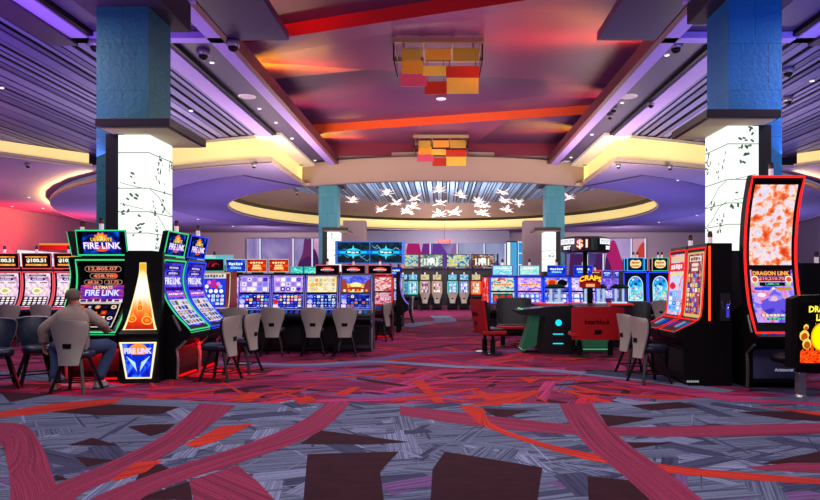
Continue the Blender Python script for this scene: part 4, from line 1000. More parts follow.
# dark machine backs at the edge of the hall beyond it
for i, (px, Y, lb) in enumerate(((811, 10.6, 'black back of a slot machine beyond the tall curved machine'), (872, 10.6, 'black machine back cut off by the edge of the photo'))):
    slot(lb, (X_(px, Y) + .25, Y + .7, 0), pi, .76, RC, [(.06, .97, .1, p_art(('#200a0a', '#c03020', '#f0c080'), i))], None, .01, None, 'machine backs', .7, candles=1, simple=True)
# ================================================================ seats
SHELL = pbr('#9a958c', .42, .1, .06, 4.); NAVYL = pbr('#0e1930', .4, 0, .15, 10.); LEGM = pbr('#121114', .35, .4)
def chair(label, loc, rz, group=None):
    """faces +y"""
    t = thing('casino_chair', label, 'chair', loc, rz, group)
    def hwid(v):
        pts = [(0, .135), (.18, .15), (.4, .185), (.62, .235), (.8, .255), (.93, .252), (1, .225)]
        for (a, x), (b, y) in zip(pts, pts[1:]):
            if a <= v <= b: return x + (y - x) * (v - a) / (b - a)
        return .225
    def sf(off, sc=1., v0=0., v1=1.):
        def f(u, v):
            vv = v0 + (v1 - v0) * v; a = 2 * u - 1; x = a * hwid(vv) * sc
            y = -.24 - .05 * vv + .03 * sin(pi * vv) + .10 * abs(a) ** 2.2 * (.35 + .65 * vv)
            z = .385 + .615 * vv - (.02 * a * a if vv > .9 else 0)
            return (x, y + off, z)
        return f
    b = MB(SHELL); f0, f1 = sf(0.), sf(.022)
    b.grid(f0, 10, 14); b.grid(lambda u, v: f1(1 - u, v), 10, 14)
    n, m = 14, 10
    for u in (0., 1.):
        for j in range(n):
            q = [f0(u, j / n), f0(u, (j + 1) / n), f1(u, (j + 1) / n), f1(u, j / n)]; b.quad(*q)
    for v in (0., 1.):
        for j in range(m): b.quad(f0(j / m, v), f0((j + 1) / m, v), f1((j + 1) / m, v), f1(j / m, v))
    b.build('back_shell', t, smooth=True)
    b = MB(NAVYL); g0, g1 = sf(.022, .97, .08, .995), sf(.075, .9, .1, .98)
    b.grid(lambda u, v: g1(1 - u, v), 10, 12)
    for u in (0., 1.):
        for j in range(12): b.quad(g0(u, j / 12), g0(u, (j + 1) / 12), g1(u, (j + 1) / 12), g1(u, j / 12))
    for v in (0., 1.):
        for j in range(10): b.quad(g0(j / 10, v), g0((j + 1) / 10, v), g1((j + 1) / 10, v), g1(j / 10, v))
    b.build('back_pad', t, smooth=True)
    gp = MB(BLACK); gf = sf(-.006)
    gp.grid(lambda u, v: gf(.35 + .3 * u, .37 + .11 * v), 3, 2); gp.build('hand_slot', t)
    s = MB(NAVYL); pts = [(.155 * cos(a) * (1 + .22 * abs(sin(2 * a))), .2 * sin(a) * (1 + .22 * abs(sin(2 * a)))) for a in [2 * pi * k / 24 for k in range(24)]]
    vs = []
    for sc, z in ((.9, .46), (1.1, .475), (1.14, .52), (1.08, .56), (.8, .575)): vs += [(x * sc, y * sc * .92 + .05, z) for x, y in pts]
    s.add(vs, [(j * 24 + i, j * 24 + (i + 1) % 24, (j + 1) * 24 + (i + 1) % 24, (j + 1) * 24 + i) for j in range(4) for i in range(24)] + [tuple(96 + i for i in range(24)), tuple(23 - i for i in range(24))])
    s.build('seat', t, smooth=True)
    for sx in (-1, 1):
        for sy in (-1, 1):
            l = MB(LEGM); l.bar((sx * .11, sy * .1, .47), (sx * .235, sy * .235, .0), .036, .036); l.build('leg', t)
    r = MB(LEGM)
    for a, b_ in (((-1, -1), (1, -1)), ((1, -1), (1, 1)), ((1, 1), (-1, 1)), ((-1, 1), (-1, -1))):
        r.bar((a[0] * .187, a[1] * .182, .155), (b_[0] * .187, b_[1] * .182, .155), .02, .02)
    r.build('foot_rail', t)
    return t
cz = R
ch0 = chair('grey shell chair the man is sitting on', (-5.06, 8.84, 0), 0)
CH = [
 ('blue padded chair at the edge of the photo, turned toward the camera', (-6.36, 9.14), -140, None),
 ('blue padded chair between the photo edge and the seated man, turned toward the camera', (-6.1, 9.6), -138, None),
 ('grey shell chair seen from the side at the aisle machines, nearer the camera', (-3.42, 9.85), 82, None),
 ('grey shell chair seen from the side at the aisle machines, behind the nearer one', (-3.36, 10.75), 80, None),
 ('grey shell chair at the four-machine bank, first from the stone column', (X_(238, 13.3), 13.25), 4, None),
 ('grey shell chair at the four-machine bank, second from the stone column', (X_(276, 13.4), 13.3), -2, None),
 ('grey shell chair at the four-machine bank before the gold screen machine', (X_(315.5, 13.4), 13.3), 2, None),
 ('grey shell chair at the four-machine bank, nearest the aisle', (X_(346, 13.4), 13.3), 5, None),
 ('grey shell chair in front of the blue dotted slot machine', (X_(206, 15.7), 15.7), -20, None),
 ('dark chair seen sideways before the red framed machine', (X_(381, 16.6), 16.6), 75, None),
 ('grey shell chair at the red edged jackpot row by the photo edge', (X_(14, 15.2), 15.2), 0, None),
 ('grey shell chair at the red edged jackpot row just left of the man', (X_(45, 15.2), 15.2), 0, None),
 ('grey shell chair nearest the camera at the tall red lit pair', (3.1, 9.62), -78, None),
 ('grey shell chair at the tall red lit pair, half hidden behind the nearer chair', (3.16, 10.55), -82, None),
 ('grey shell chair standing at the arch-screen machine with green lights', (X_(662, 18.6), 18.9), 0, None),
 ('silver backed chair turned sideways at the far end of the aisle', (X_(407, 24), 24.), 100, None)]
for lb, (x, y), a, g in CH: copy_tree(ch0, None, lb, (x, y, 0), R(a), g)
for px, lb in ((425, 'tiny grey chair before the far beige machine next to the teal one'), (437, 'tiny grey chair before the far beige machine beside the centre gap'), (452.5, 'tiny grey chair before the far teal machine past the centre gap'), (464, 'tiny grey chair before the far grey-blue machine')):
    copy_tree(ch0, None, lb, (X_(px, 35.2), 35.3, 0), 0)

# red and black benches of the dice game
RB = pbr('#a8141c', .45, 0, .08, 5.); GLB = pbr('#141318', .4)
def bench(label, loc, rz, w=1.04, text=False, single=False, lift=0.):
    """faces +y; red outside, black inside"""
    t = thing('casino_bench', label, 'bench', loc, rz); h = w / 2
    def bf(off, sc=1.):
        def f(u, v):
            a = 2 * u - 1; return (a * h * sc * (1 - .05 * (1 - v)), -.26 - .09 * v + .07 * abs(a) ** 3 + off, .36 + lift + .67 * v * (1 if sc == 1 else .985) - .03 * abs(a) ** 6 * v)
        return f
    b = MB(RB); f0, f1 = bf(0), bf(.03); b.grid(f0, 12, 6); 
    for u in (0., 1.):
        for j in range(6): b.quad(f0(u, j / 6), f0(u, (j + 1) / 6), f1(u, (j + 1) / 6), f1(u, j / 6))
    for v in (0., 1.):
        for j in range(12): b.quad(f0(j / 12, v), f0((j + 1) / 12, v), f1((j + 1) / 12, v), f1(j / 12, v))
    sh = b.build('back_shell', t, smooth=False)
    b = MB(GLB); f2, f3 = bf(.03), bf(.1, .96); b.grid(lambda u, v: f3(1 - u, v), 12, 6)
    for u in (0., 1.):
        for j in range(6): b.quad(f2(u, j / 6), f2(u, (j + 1) / 6), f3(u, (j + 1) / 6), f3(u, j / 6))
    for v in (0., 1.):
        for j in range(12): b.quad(f2(j / 12, v), f2((j + 1) / 12, v), f3((j + 1) / 12, v), f3(j / 12, v))
    b.build('back_pad', t)
    g = MB(BLACK); gf = bf(-.004)
    g.grid(lambda u, v: gf(.43 + .14 * u, .17 + .13 * v), 3, 1); g.build('hand_slot', sh)
    if text:
        g = MB(emi('#1a0406', .3)); g.text('Interblock', lambda u, v: gf(.24 + .48 * u, .47 + .15 * v), .02); g.build('lettering', sh)
    s = MB(RB); s.box(-h * .95, h * .95, -.24, .26, .42, .50); s.mat(GLB); s.box(-h * .9, h * .9, -.22, .24, .49, .54); s.build('seat', t, bevel=.02)
    for sx in ((0,) if single else (-1, 1)):
        p = MB(LEGM); x = sx * h * .6; p.lathe([(.035, .02), (.035, .44)], (x, 0, 0), 10); p.lathe([(.055, .02), (.055, .3)], (x, 0, 0), 10); p.build('pedestal', t)
        d = MB(pbr('#2a282c', .3, .5)); d.lathe([(.2, 0), (.2, .015), (.06, .035)], (x, 0, 0), 18); d.build('base_plate', t)
    return t
bench('red backed bench with black lettering standing with its back to the camera', (X_(596, 12.95), 13.05, 0), 0, 1.06, True)
bench('red backed bench seen from its side at the aisle end of the dice game', (X_(489, 13.6), 13.7, 0), R(-74), .85, True, False, .13)
bench('bench showing its black inner back and facing the camera', (X_(515, 14.9), 15.2, 0), R(172), .85, False, False, .12)
bench('black bench between the dice game and the arch-screen machines', (X_(638, 15.8) + .12, 16.0, 0), R(168), .55, False, True)

# chair with a glowing picture on its back at the edge of the photo
t = thing('picture_back_chair', 'black swivel chair with a glowing yellow sun and flames picture on its back', 'chair', (4.67, 8.36, 0), R(9))
h = MB(BLACK)
def pf(off, s=1.):
    def f(u, v): a = 2 * u - 1; return (a * .285 * s * (1 - .08 * (1 - v)), -.2 - .05 * v + .1 * a * a + off, .42 + .93 * v - .05 * abs(a) ** 5 * v)
    return f
f0, f1 = pf(-.06), pf(.06)
h.grid(f0, 10, 10); h.grid(lambda u, v: f1(1 - u, v), 10, 10)
for u in (0., 1.):
    for j in range(10): h.quad(f0(u, j / 10), f0(u, (j + 1) / 10), f1(u, (j + 1) / 10), f1(u, j / 10))
for v in (0., 1.):
    for j in range(10): h.quad(f0(j / 10, v), f0((j + 1) / 10, v), f1((j + 1) / 10, v), f1(j / 10, v))
bk = h.build('backrest', t)
cv = Canvas(lambda u, v, off=0.: pf(-.064 - off)(.1 + .8 * u, .08 + .82 * v), 6, .85); cv.nu = 12; cv.step = .002
cv.rect(0, 0, 1, 1, emi('#0a0808')); 
rr = random.Random(2)
for i in range(26): cv.disc(rr.random(), .45 + .5 * rr.random(), .012, emi('#e8e0a0'), 5)
cv.rect(0, 0, 1, .2, splash(('#8a1406', '#ff3a10', '#ff8a20'), 6., 1.1, 3, stretch=(2, 1, 1)))
for i in range(9): cv.poly([(i / 9, .18), ((i + 1) / 9, .18), ((i + .5) / 9, .24 + .08 * (i % 3))], emi('#ff4a14', 1.1))
for u, v, r in ((.06, .46, .11), (.12, .32, .11), (.85, .36, .13), (.08, .6, .06)): cv.disc(u, v, r, emi('#ffd060', 1.1), 10); cv.disc(u, v - .02, r * .7, emi('#c05a10'), 9)
cv.k += 8; cv.disc(.44, .44, .27, emi('#ffb010', 1.1), 22); cv.disc(.44, .44, .235, emi('#fff000', 1.2), 22)
cv.text('DRAGON', .1, .84, .9, .95, emi('#fff04a', 1.1), .05); cv.text('LINK', .28, .7, .72, .81, emi('#fff04a', 1.1), .05)
cv.build('picture_panel', bk)
s = MB(BLACK); s.lathe([(.2, .44), (.27, .46), (.29, .5), (.27, .55), (.2, .57)], (0, .12, 0), 20); s.build('seat', t, smooth=True)
p = MB(CHROME); p.box(-.05, .05, -.05, .05, .04, .34); p.mat(LEGM).box(-.035, .035, -.035, .035, .34, .45); p.build('post', t, bevel=.008)
p = MB(SILVER); p.lathe([(.08, 0), (.08, .02), (.06, .05)], (0, 0, 0), 16); p.build('base_plate', t)

# ================================================================ dice game
GT = pbr('#17181c', .35, .1); TEALG = emi('#20d8e8', 1.2); GLOWG = emi('#0d4a34', .7)
def terminal(label, loc, rz):
    t = thing('gaming_terminal', label, 'gaming terminal', loc, rz)
    b = MB(GT); b.prism([(.5, 0), (.5, .1), (.56, .5), (.62, .8), (.1, .82), (.0, .86), (.0, .92), (.5, .97), (.72, 1.0), (1.15, 1.02), (1.18, .9), (1.18, 0)], -.42, .42); b.build('body', t)
    f = MB(pbr('#17523a', .4, emit=.35)); f.prism([(.16, .02), (.2, .08), (.42, .16), (.5, .8), (.34, .8), (.22, .4), (.12, .1)], -.3, .3); f.mat(emi('#9ad8a0', .7)); f.box(-.3, .3, .12, .2, .07, .085); f.build('foot', t)
    d = MB(pbr('#4a4a50', .25, .4)); d.quad((-.38, .02, .925), (.38, .02, .925), (.38, .6, .985), (-.38, .6, .985)); dk = d.build('control_panel', t)
    for i in range(4):
        q = MB(emi(('#40ff70', '#ffa040', '#50a0ff', '#40ff70')[i], .9)); q.lathe([(.03, 0), (.03, .02), (.02, .028)], (-.27 + .18 * i, .12, .93), 10); q.build('button', dk)
    s = MB(TEALG)
    for x in (-.424, .424): 
        s.add([(x, .88 + .07 * cos(2 * pi * k / 16), .66 + .07 * sin(2 * pi * k / 16)) for k in range(16)], [tuple(range(16))])
        for z in (.42, .22): s.box(x - .002, x + .002, .76, .98, z - .012, z + .012)
    s.build('side_light', t); return t
terminal('dark dice terminal with teal ring and two teal bars on its end panel', (X_(515, 13.9), 13.95, 0), -pi / 2)
tt = terminal('dark dice terminal with green glow behind the lettered red bench', (X_(598, 13.7), 13.62, 0), 0)
g = MB(GLOWG); g.box(-.4, .4, .48, .495, .12, .6); g.build('front_glow', tt)
tb = thing('dice_table', 'dark round-cornered dice table with red rims carrying the glass towers', 'gaming table', (X_(583, 15.4), 15.5, 0))
b = MB(GT); b.prismz([(-1.1, -.45), (-.9, -.6), (.95, -.6), (1.08, -.45), (1.08, .5), (-1.1, .5)], 0, .98); b.build('body', tb)
for x0, x1 in ((-1.12, -.42), (-.3, .42), (.52, 1.08)):
    r_ = MB(pbr('#c02a20', .4, emit=.5)); r_.box(x0, x1, -.6, .4, .98, 1.02); r_.build('red_rim', tb)
for i, (px, rr_) in enumerate(((555, .2), (588, .112), (601, .112), (619.5, .17))):
    lb = ('wide glass dice tower nearest the aisle on the dice table', 'narrow glass dice tower standing just left of its twin under the CRAPS sign', 'narrow glass dice tower beside its twin under the CRAPS sign', 'glass dice tower at the end of the table by the black bench')[i]
    t = thing('dice_tower', lb, 'glass dome', (X_(px, 15.3), 15.3, 1.02))
    c = MB(glass('#bfe0ff', .3)); c.lathe([(rr_, .02), (rr_, .36)], n=18, cap=False); c.build('glass_wall', t, smooth=True)
    c = MB(emi('#cfe4ff', 1.)); c.lathe([(rr_ * 1.06, 0), (rr_ * 1.06, .03)], n=18)
    for k in range(4): a = k * pi / 2 + .5; c.box(rr_ * .7 * cos(a) - .02, rr_ * .7 * cos(a) + .02, rr_ * .7 * sin(a) - .02, rr_ * .7 * sin(a) + .02, .03, .34)
    c.build('lit_base', t)
    c = MB(pbr('#0a2a20', .6, spec=.1)); c.lathe([(rr_ * 1.25, .35), (rr_ * 1.25, .39), (rr_ * .7, .45)], n=18); c.build('lid', t)
# CRAPS sign
t = thing('neon_sign', 'small yellow and red CRAPS sign glowing above the dice table', 'sign', (X_(590, 14.95), 14.95, 1.02))
b = MB(BLACK); b.box(-.06, .06, -.03, .03, 0, .42); b.box(-.24, .24, -.03, .04, .38, .62); b.build('stand', t)
cv = Canvas(flat_surf(.52, .3, -.035, .36), 1, 1.7); cv.rect(.04, .04, .96, .5, emi('#8a1a18')); cv.rect(.3, .1, .7, .34, emi('#ffb080'))
cv.text('CRAPS', -.02, .38, 1.02, .86, emi('#c81a10', 1.1), .12, .2); cv.text('CRAPS', .0, .42, 1.0, .82, emi('#ffe23a', 1.15), .03, .2); cv.build('lettering', t)
# round dollar sign on a pole
t = thing('round_sign', 'black drum sign on a pole reading $1 MINIMUM BET above the dice table', 'sign', (X_(585, 15.5), 15.5, 0))
b = MB(BLACK); b.box(-.05, .05, -.03, .03, 1.0, 2.3); b.build('pole', t)
b = MB(pbr('#1c1e22', .25, .2)); b.lathe([(.5, 2.22), (.585, 2.25), (.585, 2.56), (.5, 2.6)], n=40); dr = b.build('drum', t, smooth=False)
def drum_text(s, a0, a1, z0, z1, m, bold=.04, plate=None):
    q = MB(m); f = lambda u, v, r=.592: (r * sin(a0 + (a1 - a0) * u), -r * cos(a0 + (a1 - a0) * u), z0 + (z1 - z0) * v)
    if plate: q.mat(plate); q.grid(lambda u, v: f(-.06 + 1.12 * u, -.15 + 1.3 * v, .588), 8, 1); q.mat(m)
    if s: q.text(s, f, bold)
    return q.build('lettering', dr)
drum_text('$1', R(-32), R(-6), 2.29, 2.53, emi('#ff7a50', 1.1), .05); drum_text('$1', R(-31), R(-7), 2.305, 2.515, emi('#fff4ec', 1.2), .0)
for a in (26, -86):
    drum_text('MINIMUM', R(a), R(a + 46), 2.43, 2.53, emi('#8a98bc'), .0, emi('#ffffff', 1.1)); drum_text('BET', R(a + 16), R(a + 40), 2.29, 2.38, emi('#ffffff', 1.2), .06)
b = MB(pbr('#3a4a40', .2, .2)); b.grid(lambda u, v: (.589 * sin(R(2 + 14 * u)), -.589 * cos(R(2 + 14 * u)), 2.27 + .28 * v), 4, 1); b.build('dark_panel', dr)

# overhead double screen
t = thing('overhead_sign', 'wide twin electric-blue screen raised on posts above the red oval toppers', 'sign', (X_(370, 18.9), 18.9, 0))
for x in (-.6, .6):
    b = MB(CHAR); b.box(x - .04, x + .04, .0, .08, 0, 2.1); b.build('post', t)
b = MB(pbr('#3b78d8', .3, 0, .05, emit=.35)); b.box(-1.02, 1.02, -.06, .1, 2.06, 2.74); b.build('frame', t)
for k, x in enumerate((-.48, .48)):
    cv = Canvas(flat_surf(.93, .6, -.063, 2.1, 0, x), 1, 1.55); cv.rect(0, 0, 1, 1, splash(('#101c24', '#1a2c38', '#2a4a5a'), 5., 1., k))
    rr = random.Random(k + 4)
    for i in range(7):
        u, v = .5, .5; side = rr.choice((-1, 1)); col = emi(rr.choice(('#8ad0ff', '#30b0ff', '#d0f0ff')), 1.)
        for s_ in range(5):
            u2, v2 = u + side * rr.uniform(.06, .13), max(.06, min(.94, v + rr.uniform(-.17, .17))); cv.poly([(u, v - .012), (u2, v2 - .008), (u2, v2 + .008), (u, v + .012)], col); u, v = u2, v2
    cv.rect(0, .36, 1, .64, emi('#0a4a90')); cv.rect(0, .42, 1, .58, emi('#0a88e0')); cv.rect(.08, .45, .92, .55, emi('#20c8ff', 1.1)); cv.disc(.5, .5, .26, emi('#20d0f0', 1.1), 16, rv=.2)
    cv.poly([(.42, .5), (.5, .86), (.58, .5), (.5, .14)], emi('#60e0ff')); cv.pill(.26, .42, .74, .58, emi('#0a1418')); bars(cv, .3, .44, .7, .56, emi('#e8f0ff'), 3, 2); cv.build('screen', t)

# ================================================================ seated man
def skin(name, nodes, edges, mat, parent, root=0, sub=2):
    me = bpy.data.meshes.new(name); me.from_pydata([n[:3] for n in nodes], edges, []); me.materials.append(mat)
    o = bpy.data.objects.new(name, me); COL.objects.link(o); o.parent = parent
    sk = o.modifiers.new('skin', 'SKIN'); sk.use_smooth_shade = True; sk.branch_smoothing = .6
    for i, n in enumerate(nodes):
        d = me.skin_vertices[0].data[i]; r = n[3]; d.radius = r if isinstance(r, tuple) else (r, r); d.use_root = (i == root)
    sb = o.modifiers.new('smooth', 'SUBSURF'); sb.levels = sub; sb.render_levels = sub
    return o
mx, my = -5.14, 8.93
man = thing('person', 'man seen from behind in a taupe shirt and jeans, seated playing the slot machine', 'person', (mx, my, 0))
SKIN_ = pbr('#a8705a', .55, 0, .08, 12.)
P = [(0, 0, .62, .12), (0, .0, .78, .12), (0, .01, .95, .13), (-.01, .03, 1.09, .115), (-.03, .05, 1.175, .055), (-.05, .06, 1.235, .068), (-.055, .065, 1.315, .092), (-.05, .06, 1.375, .07),   # 0-7 spine to crown
     (-.19, .02, 1.08, .06), (-.40, -.06, .86, .046), (-.43, -.02, .64, .032), (-.425, .0, .58, .036),                                                                              # 8-11 arm resting at the side
     (.19, .04, 1.09, .06), (.335, .09, .92, .046), (.21, .44, .80, .03), (.19, .51, .80, .034),                                                                                 # 12-15 arm to the deck
     (-.13, .06, .60, .085), (-.40, .24, .585, .05), (-.27, -.02, .16, .04), (-.24, -.08, .06, .04), (-.29, .1, .035, .032),                                                       # 16-20 leg
     (.12, .06, .60, .085), (.33, .32, .585, .05), (.25, .16, .16, .04), (.24, .1, .06, .04), (.27, .26, .035, .032)]
E_ = [(0, 1), (1, 2), (2, 3), (3, 4), (4, 5), (5, 6), (6, 7), (3, 8), (8, 9), (9, 10), (10, 11), (3, 12), (12, 13), (13, 14), (14, 15), (0, 16), (16, 17), (17, 18), (18, 19), (19, 20), (0, 21), (21, 22), (22, 23), (23, 24), (24, 25)]
def hand(base, d, palm_n, side, curl):
    """five fingers off the palm node; d points along the hand"""
    b0 = Vector(P[base][:3]); d = Vector(d).normalized(); n = Vector(palm_n).normalized(); s = d.cross(n).normalized() * side
    for k, (o, l) in enumerate(((-.026, .062), (-.009, .07), (.009, .066), (.025, .052))):
        p0 = b0 + d * .03 + s * o; p1 = p0 + d * l * .5 + n * curl * .3 * l; p2 = p1 + (d * .6 + n * curl).normalized() * l * .5
        i = len(P); P.extend([(*p0, .010), (*p1, .009), (*p2, .0075)]); E_.extend([(base, i), (i, i + 1), (i + 1, i + 2)])
    p0 = b0 - d * .0 - s * .036; p1 = p0 + (d * .7 - s * .6).normalized() * .035; p2 = p1 + d * .026 + n * .008
    i = len(P); P.extend([(*p0, .012), (*p1, .010), (*p2, .008)]); E_.extend([(base, i), (i, i + 1), (i + 1, i + 2)])
hand(11, (.02, .1, -1), (1, .2, 0), 1, .7); hand(15, (-.2, 1, -.05), (0, 0, -1), 1, .5)
skin('body', P, E_, SKIN_, man)
SHIRT = pbr('#8a7a70', .85, 0, .1, 14., bump=.15); JEANS = pbr('#25365a', .85, 0, .12, 20.)
b = MB(SHIRT)
rings = [(.55, .02, .20, .15), (.62, .0, .205, .155), (.72, -.02, .195, .15), (.85, -.02, .2, .14), (.97, -.01, .222, .135), (1.06, .005, .232, .12), (1.12, .02, .2, .1), (1.155, .035, .12, .08), (1.185, .045, .075, .07), (1.2, .05, .07, .066)]
vs = []; n = 24
for z, y, rx, ry in rings:
    for k in range(n):
        a = 2 * pi * k / n; cs, sn = cos(a), sin(a); cx_ = -.04 * max(0, (z - .95)) / .25
        vs.append((cx_ + rx * (abs(cs) ** .8) * (1 if cs > 0 else -1) + .006 * sin(7 * a + z * 23), y + ry * (abs(sn) ** .85) * (1 if sn > 0 else -1), z + .012 * sin(5 * a + 2)* (1 if z < .6 else 0)))
b.add(vs, [(j * n + k, j * n + (k + 1) % n, (j + 1) * n + (k + 1) % n, (j + 1) * n + k) for j in range(len(rings) - 1) for k in range(n)])
def sleeve(a, m_, c, r):
    pts = smooth_line([a, tuple((Vector(a) * .5 + Vector(m_) * .5)), m_, tuple((Vector(m_) * .5 + Vector(c) * .5)), c], 3)
    b.tube(pts, [r[0] + (r[1] - r[0]) * i / (len(pts) - 1) for i in range(len(pts))], 12)
sleeve((-.15, .02, 1.075), (-.40, -.055, .86), (-.428, -.02, .67), (.088, .052)); sleeve((.14, .035, 1.08), (.335, .09, .925), (.22, .42, .81), (.088, .052))
b.tube([( -.03 + .068 * cos(a), .05 + .066 * sin(a), 1.195 + .01 * sin(a)) for a in [2 * pi * k / 14 for k in range(14)]], .014, 6, closed=True)
b.build('shirt', man, smooth=True)
b = MB(JEANS)
for hip, knee, ank in (((-.09, .02, .6), (-.40, .24, .585), (-.27, -.01, .14)), ((.09, .02, .6), (.33, .32, .585), (.25, .16, .14))):
    b.tube(smooth_line([hip, tuple((Vector(hip) + Vector(knee)) / 2), knee, tuple((Vector(knee) + Vector(ank)) / 2 + Vector((0, .02, 0))), ank], 3), [.115, .113, .11, .106, .102, .1, .094, .085, .078, .074, .072, .07, .068], 12)
b.ball((0, .0, .6), .19, 16, 8, (1.05, .85, .42)); b.build('jeans', man, smooth=True)
HAIR = pbr('#5a5046', .8, 0, .25, 40., bump=.3)
b = MB(HAIR)
def hr(u, v):
    a = 2 * pi * u; th = pi * .6 * v; front = max(0, sin(a)); th *= (1 - .42 * front)
    return (-.053 + .098 * sin(th) * cos(a), .055 + .112 * sin(th) * sin(a), 1.318 + .108 * cos(th))
b.grid(hr, 20, 10); b.build('hair', man, smooth=True)
b = MB(SKIN_)
for sx in (-1, 1):
    b = MB(SKIN_); b.ball((-.055 + sx * .094, .07, 1.3), .026, 8, 6, (.45, .7, 1.1)); b.build('ear', man, smooth=True)
    b = MB(pbr('#e8e0dc', .3)); b.ball((-.055 + sx * .034, .142, 1.318), .014, 8, 6); b.mat(BLACK).ball((-.055 + sx * .034, .152, 1.318), .007, 6, 5); b.build('eye', man, smooth=True)
b = MB(SKIN_); b.ball((-.055, .16, 1.292), .018, 6, 5, (.8, 1, 1.5)); b.build('nose', man, smooth=True)
b = MB(pbr('#8a4a44', .5)); b.ball((-.055, .142, 1.252), .024, 8, 5, (1., .5, .3)); b.build('mouth', man, smooth=True)
for x, y, a in ((-.265, -.01, .3), (.255, .17, -.1)):
    b = MB(pbr('#8e8a88', .6, 0, .1)); pr = [(-.1, .03), (-.09, .06), (-.05, .1), (.02, .1), (.1, .065), (.17, .05), (.18, .025)]
    c, s = cos(a), sin(a)
    for (z0, z1, k) in ((0.0, .03, 1.06), (.03, .1, 1.)):
        pts = [(-.035 * k, -.1), (.035 * k, -.1), (.045 * k, 0), (.048 * k, .1), (.03 * k, .17), (-.03 * k, .17), (-.048 * k, .1), (-.04 * k, 0)]
        pts2 = [(px_ * (1 if z0 == 0 else .75), py_ if py_ < .05 or z0 == 0 else py_ * .7) for px_, py_ in pts]
        lo_ = [(x + p * c - q * s, y + p * s + q * c, z0) for p, q in pts]; hi_ = [(x + p * c - q * s, y + p * s + q * c, z1) for p, q in pts2]
        b.mat(pbr('#2a2a2c', .6) if z0 == 0 else pbr('#8e8a88', .6, 0, .1)); b.add(lo_ + hi_, [tuple(range(7, -1, -1)), tuple(range(8, 16))] + [(i, (i + 1) % 8, 8 + (i + 1) % 8, 8 + i) for i in range(8)])
    b.build('shoe', man)
# ================================================================ wall things
def mural(x0, x1, seed, lb, base, petals):
    Y = 56.7; xa, xb = X_(x0, Y), X_(x1, Y); z0, z1 = 2.2, Z_(238.5, Y)
    t = thing('mural_panel', lb, 'mural', ((xa + xb) / 2, Y, z0)); W_, H_ = xb - xa, z1 - z0
    b = MB(DARK); b.box(-W_ / 2, W_ / 2, 0, .1, 0, H_); b.build('backing', t)
    cv = Canvas(flat_surf(W_ - .1, H_, -.01, 0), 1, W_ / H_); cv.step = .006; cv.rect(0, 0, 1, 1, splash(base, 1.2, .8, seed, 2., .3))
    for pts, c in petals: cv.poly(smooth_line(pts + [pts[0]], 5)[:-1], c)
    cv.build('picture', t)
    b = MB(emi('#dfe6ff', .9)); b.box(W_ / 2 - .13, W_ / 2 - .01, -.05, .02, 0, H_); b.build('light_strip', t)
LVB = ('#7a6ab0', '#a492c8', '#c0b0d8'); e1, e2, e3, e4 = emi('#5a2a6a', .7), emi('#c02a78', .75), emi('#a878b8', .75), emi('#7a3a78', .7)
mural(246, 261, 1, 'pale lavender mural panel at the end nearest the corner', LVB, [])
mural(261, 294, 2, 'wide pale lavender mural panel with a faint petal edge', LVB, [([(.86, 0.), (.84, .5), (.92, .95), (1., .98), (1., 0.)], e3)])
mural(294, 313, 3, 'mural panel with a dark violet petal rising from below', LVB, [([(.1, 0), (.2, .3), (.45, .6), (.55, .97), (.7, .98), (.99, .9), (.99, 0)], e4), ([(.05, 0), (.3, .35), (.9, .5), (.99, 0)], e1)])
mural(313, 336, 4, 'mural panel with a bright magenta petal beside the stone column', ('#c890c8', '#e0a8d0', '#f0c8e0'), [([(0, 0), (0, .7), (.2, .5), (.3, 0)], e1), ([(.25, 0), (.4, .3), (.7, .6), (1, .75), (1, 0)], e2)])
mural(400, 431, 5, 'mural panel with red and magenta petals above the far beige machines', ('#b8a0c8', '#d0b8d8', '#c8a8c8'), [([(.1, .3), (.3, .98), (.6, .9), (.7, .2)], e2), ([(.6, .2), (.8, .98), (1, .9), (1, .1)], emi('#8a3aa0', .7)), ([(0, .2), (.1, .9), (.22, .5), (.3, .1)], emi('#e09aa8', .8))])
mural(431, 458, 6, 'mural panel with violet petal over the centre gap', LVB, [([(0, .1), (.1, .98), (.6, .6), (.9, .1)], emi('#7a4ab0', .7)), ([(.5, .1), (.9, .9), (1, .3)], e3)])
mural(458, 485, 7, 'grey-lavender mural panel above the brown bars television', ('#8a88b8', '#a4a4cc', '#b8b8d8'), [([(.2, .1), (.6, .55), (.95, .3), (1, .1)], emi('#8a6ab8', .7))])
mural(485, 506, 8, 'grey-lavender mural panel ending at the white light column', ('#8a90c0', '#a0a8d0', '#b0b8e0'), [([(.3, .1), (.55, .4), (.8, .1)], emi('#6a58a8', .7))])
mural(566, 588, 9, 'violet mural panel behind the pole of the dollar sign', ('#5a4a98', '#7a6ab8', '#9488c8'), [([(.1, 0), (.3, .9), (.9, .6), (1, 0)], e1)])
mural(588, 604, 10, 'dark violet mural panel with a magenta edge', ('#4a3a80', '#5a4890', '#7a68b0'), [([(.4, 0), (.6, .9), (1, .95), (1, 0)], e1)])
mural(604, 632, 11, 'mural panel with a large magenta petal beyond the violet machines', ('#a890d0', '#c0a8d8', '#b8a0d8'), [([(0, 0), (.1, .7), (.35, .95), (.6, .5), (.8, 0)], e2), ([(.0, 0), (.05, .5), (.2, .3), (.3, 0)], e1)])
mural(632, 646, 12, 'narrow mural panel with an orange-red petal at the far end', ('#c090b8', '#d8a8c0', '#c8a0c8'), [([(.1, 0), (.3, .6), (.8, .9), (1, .7), (1, 0)], emi('#d8483a', .8))])
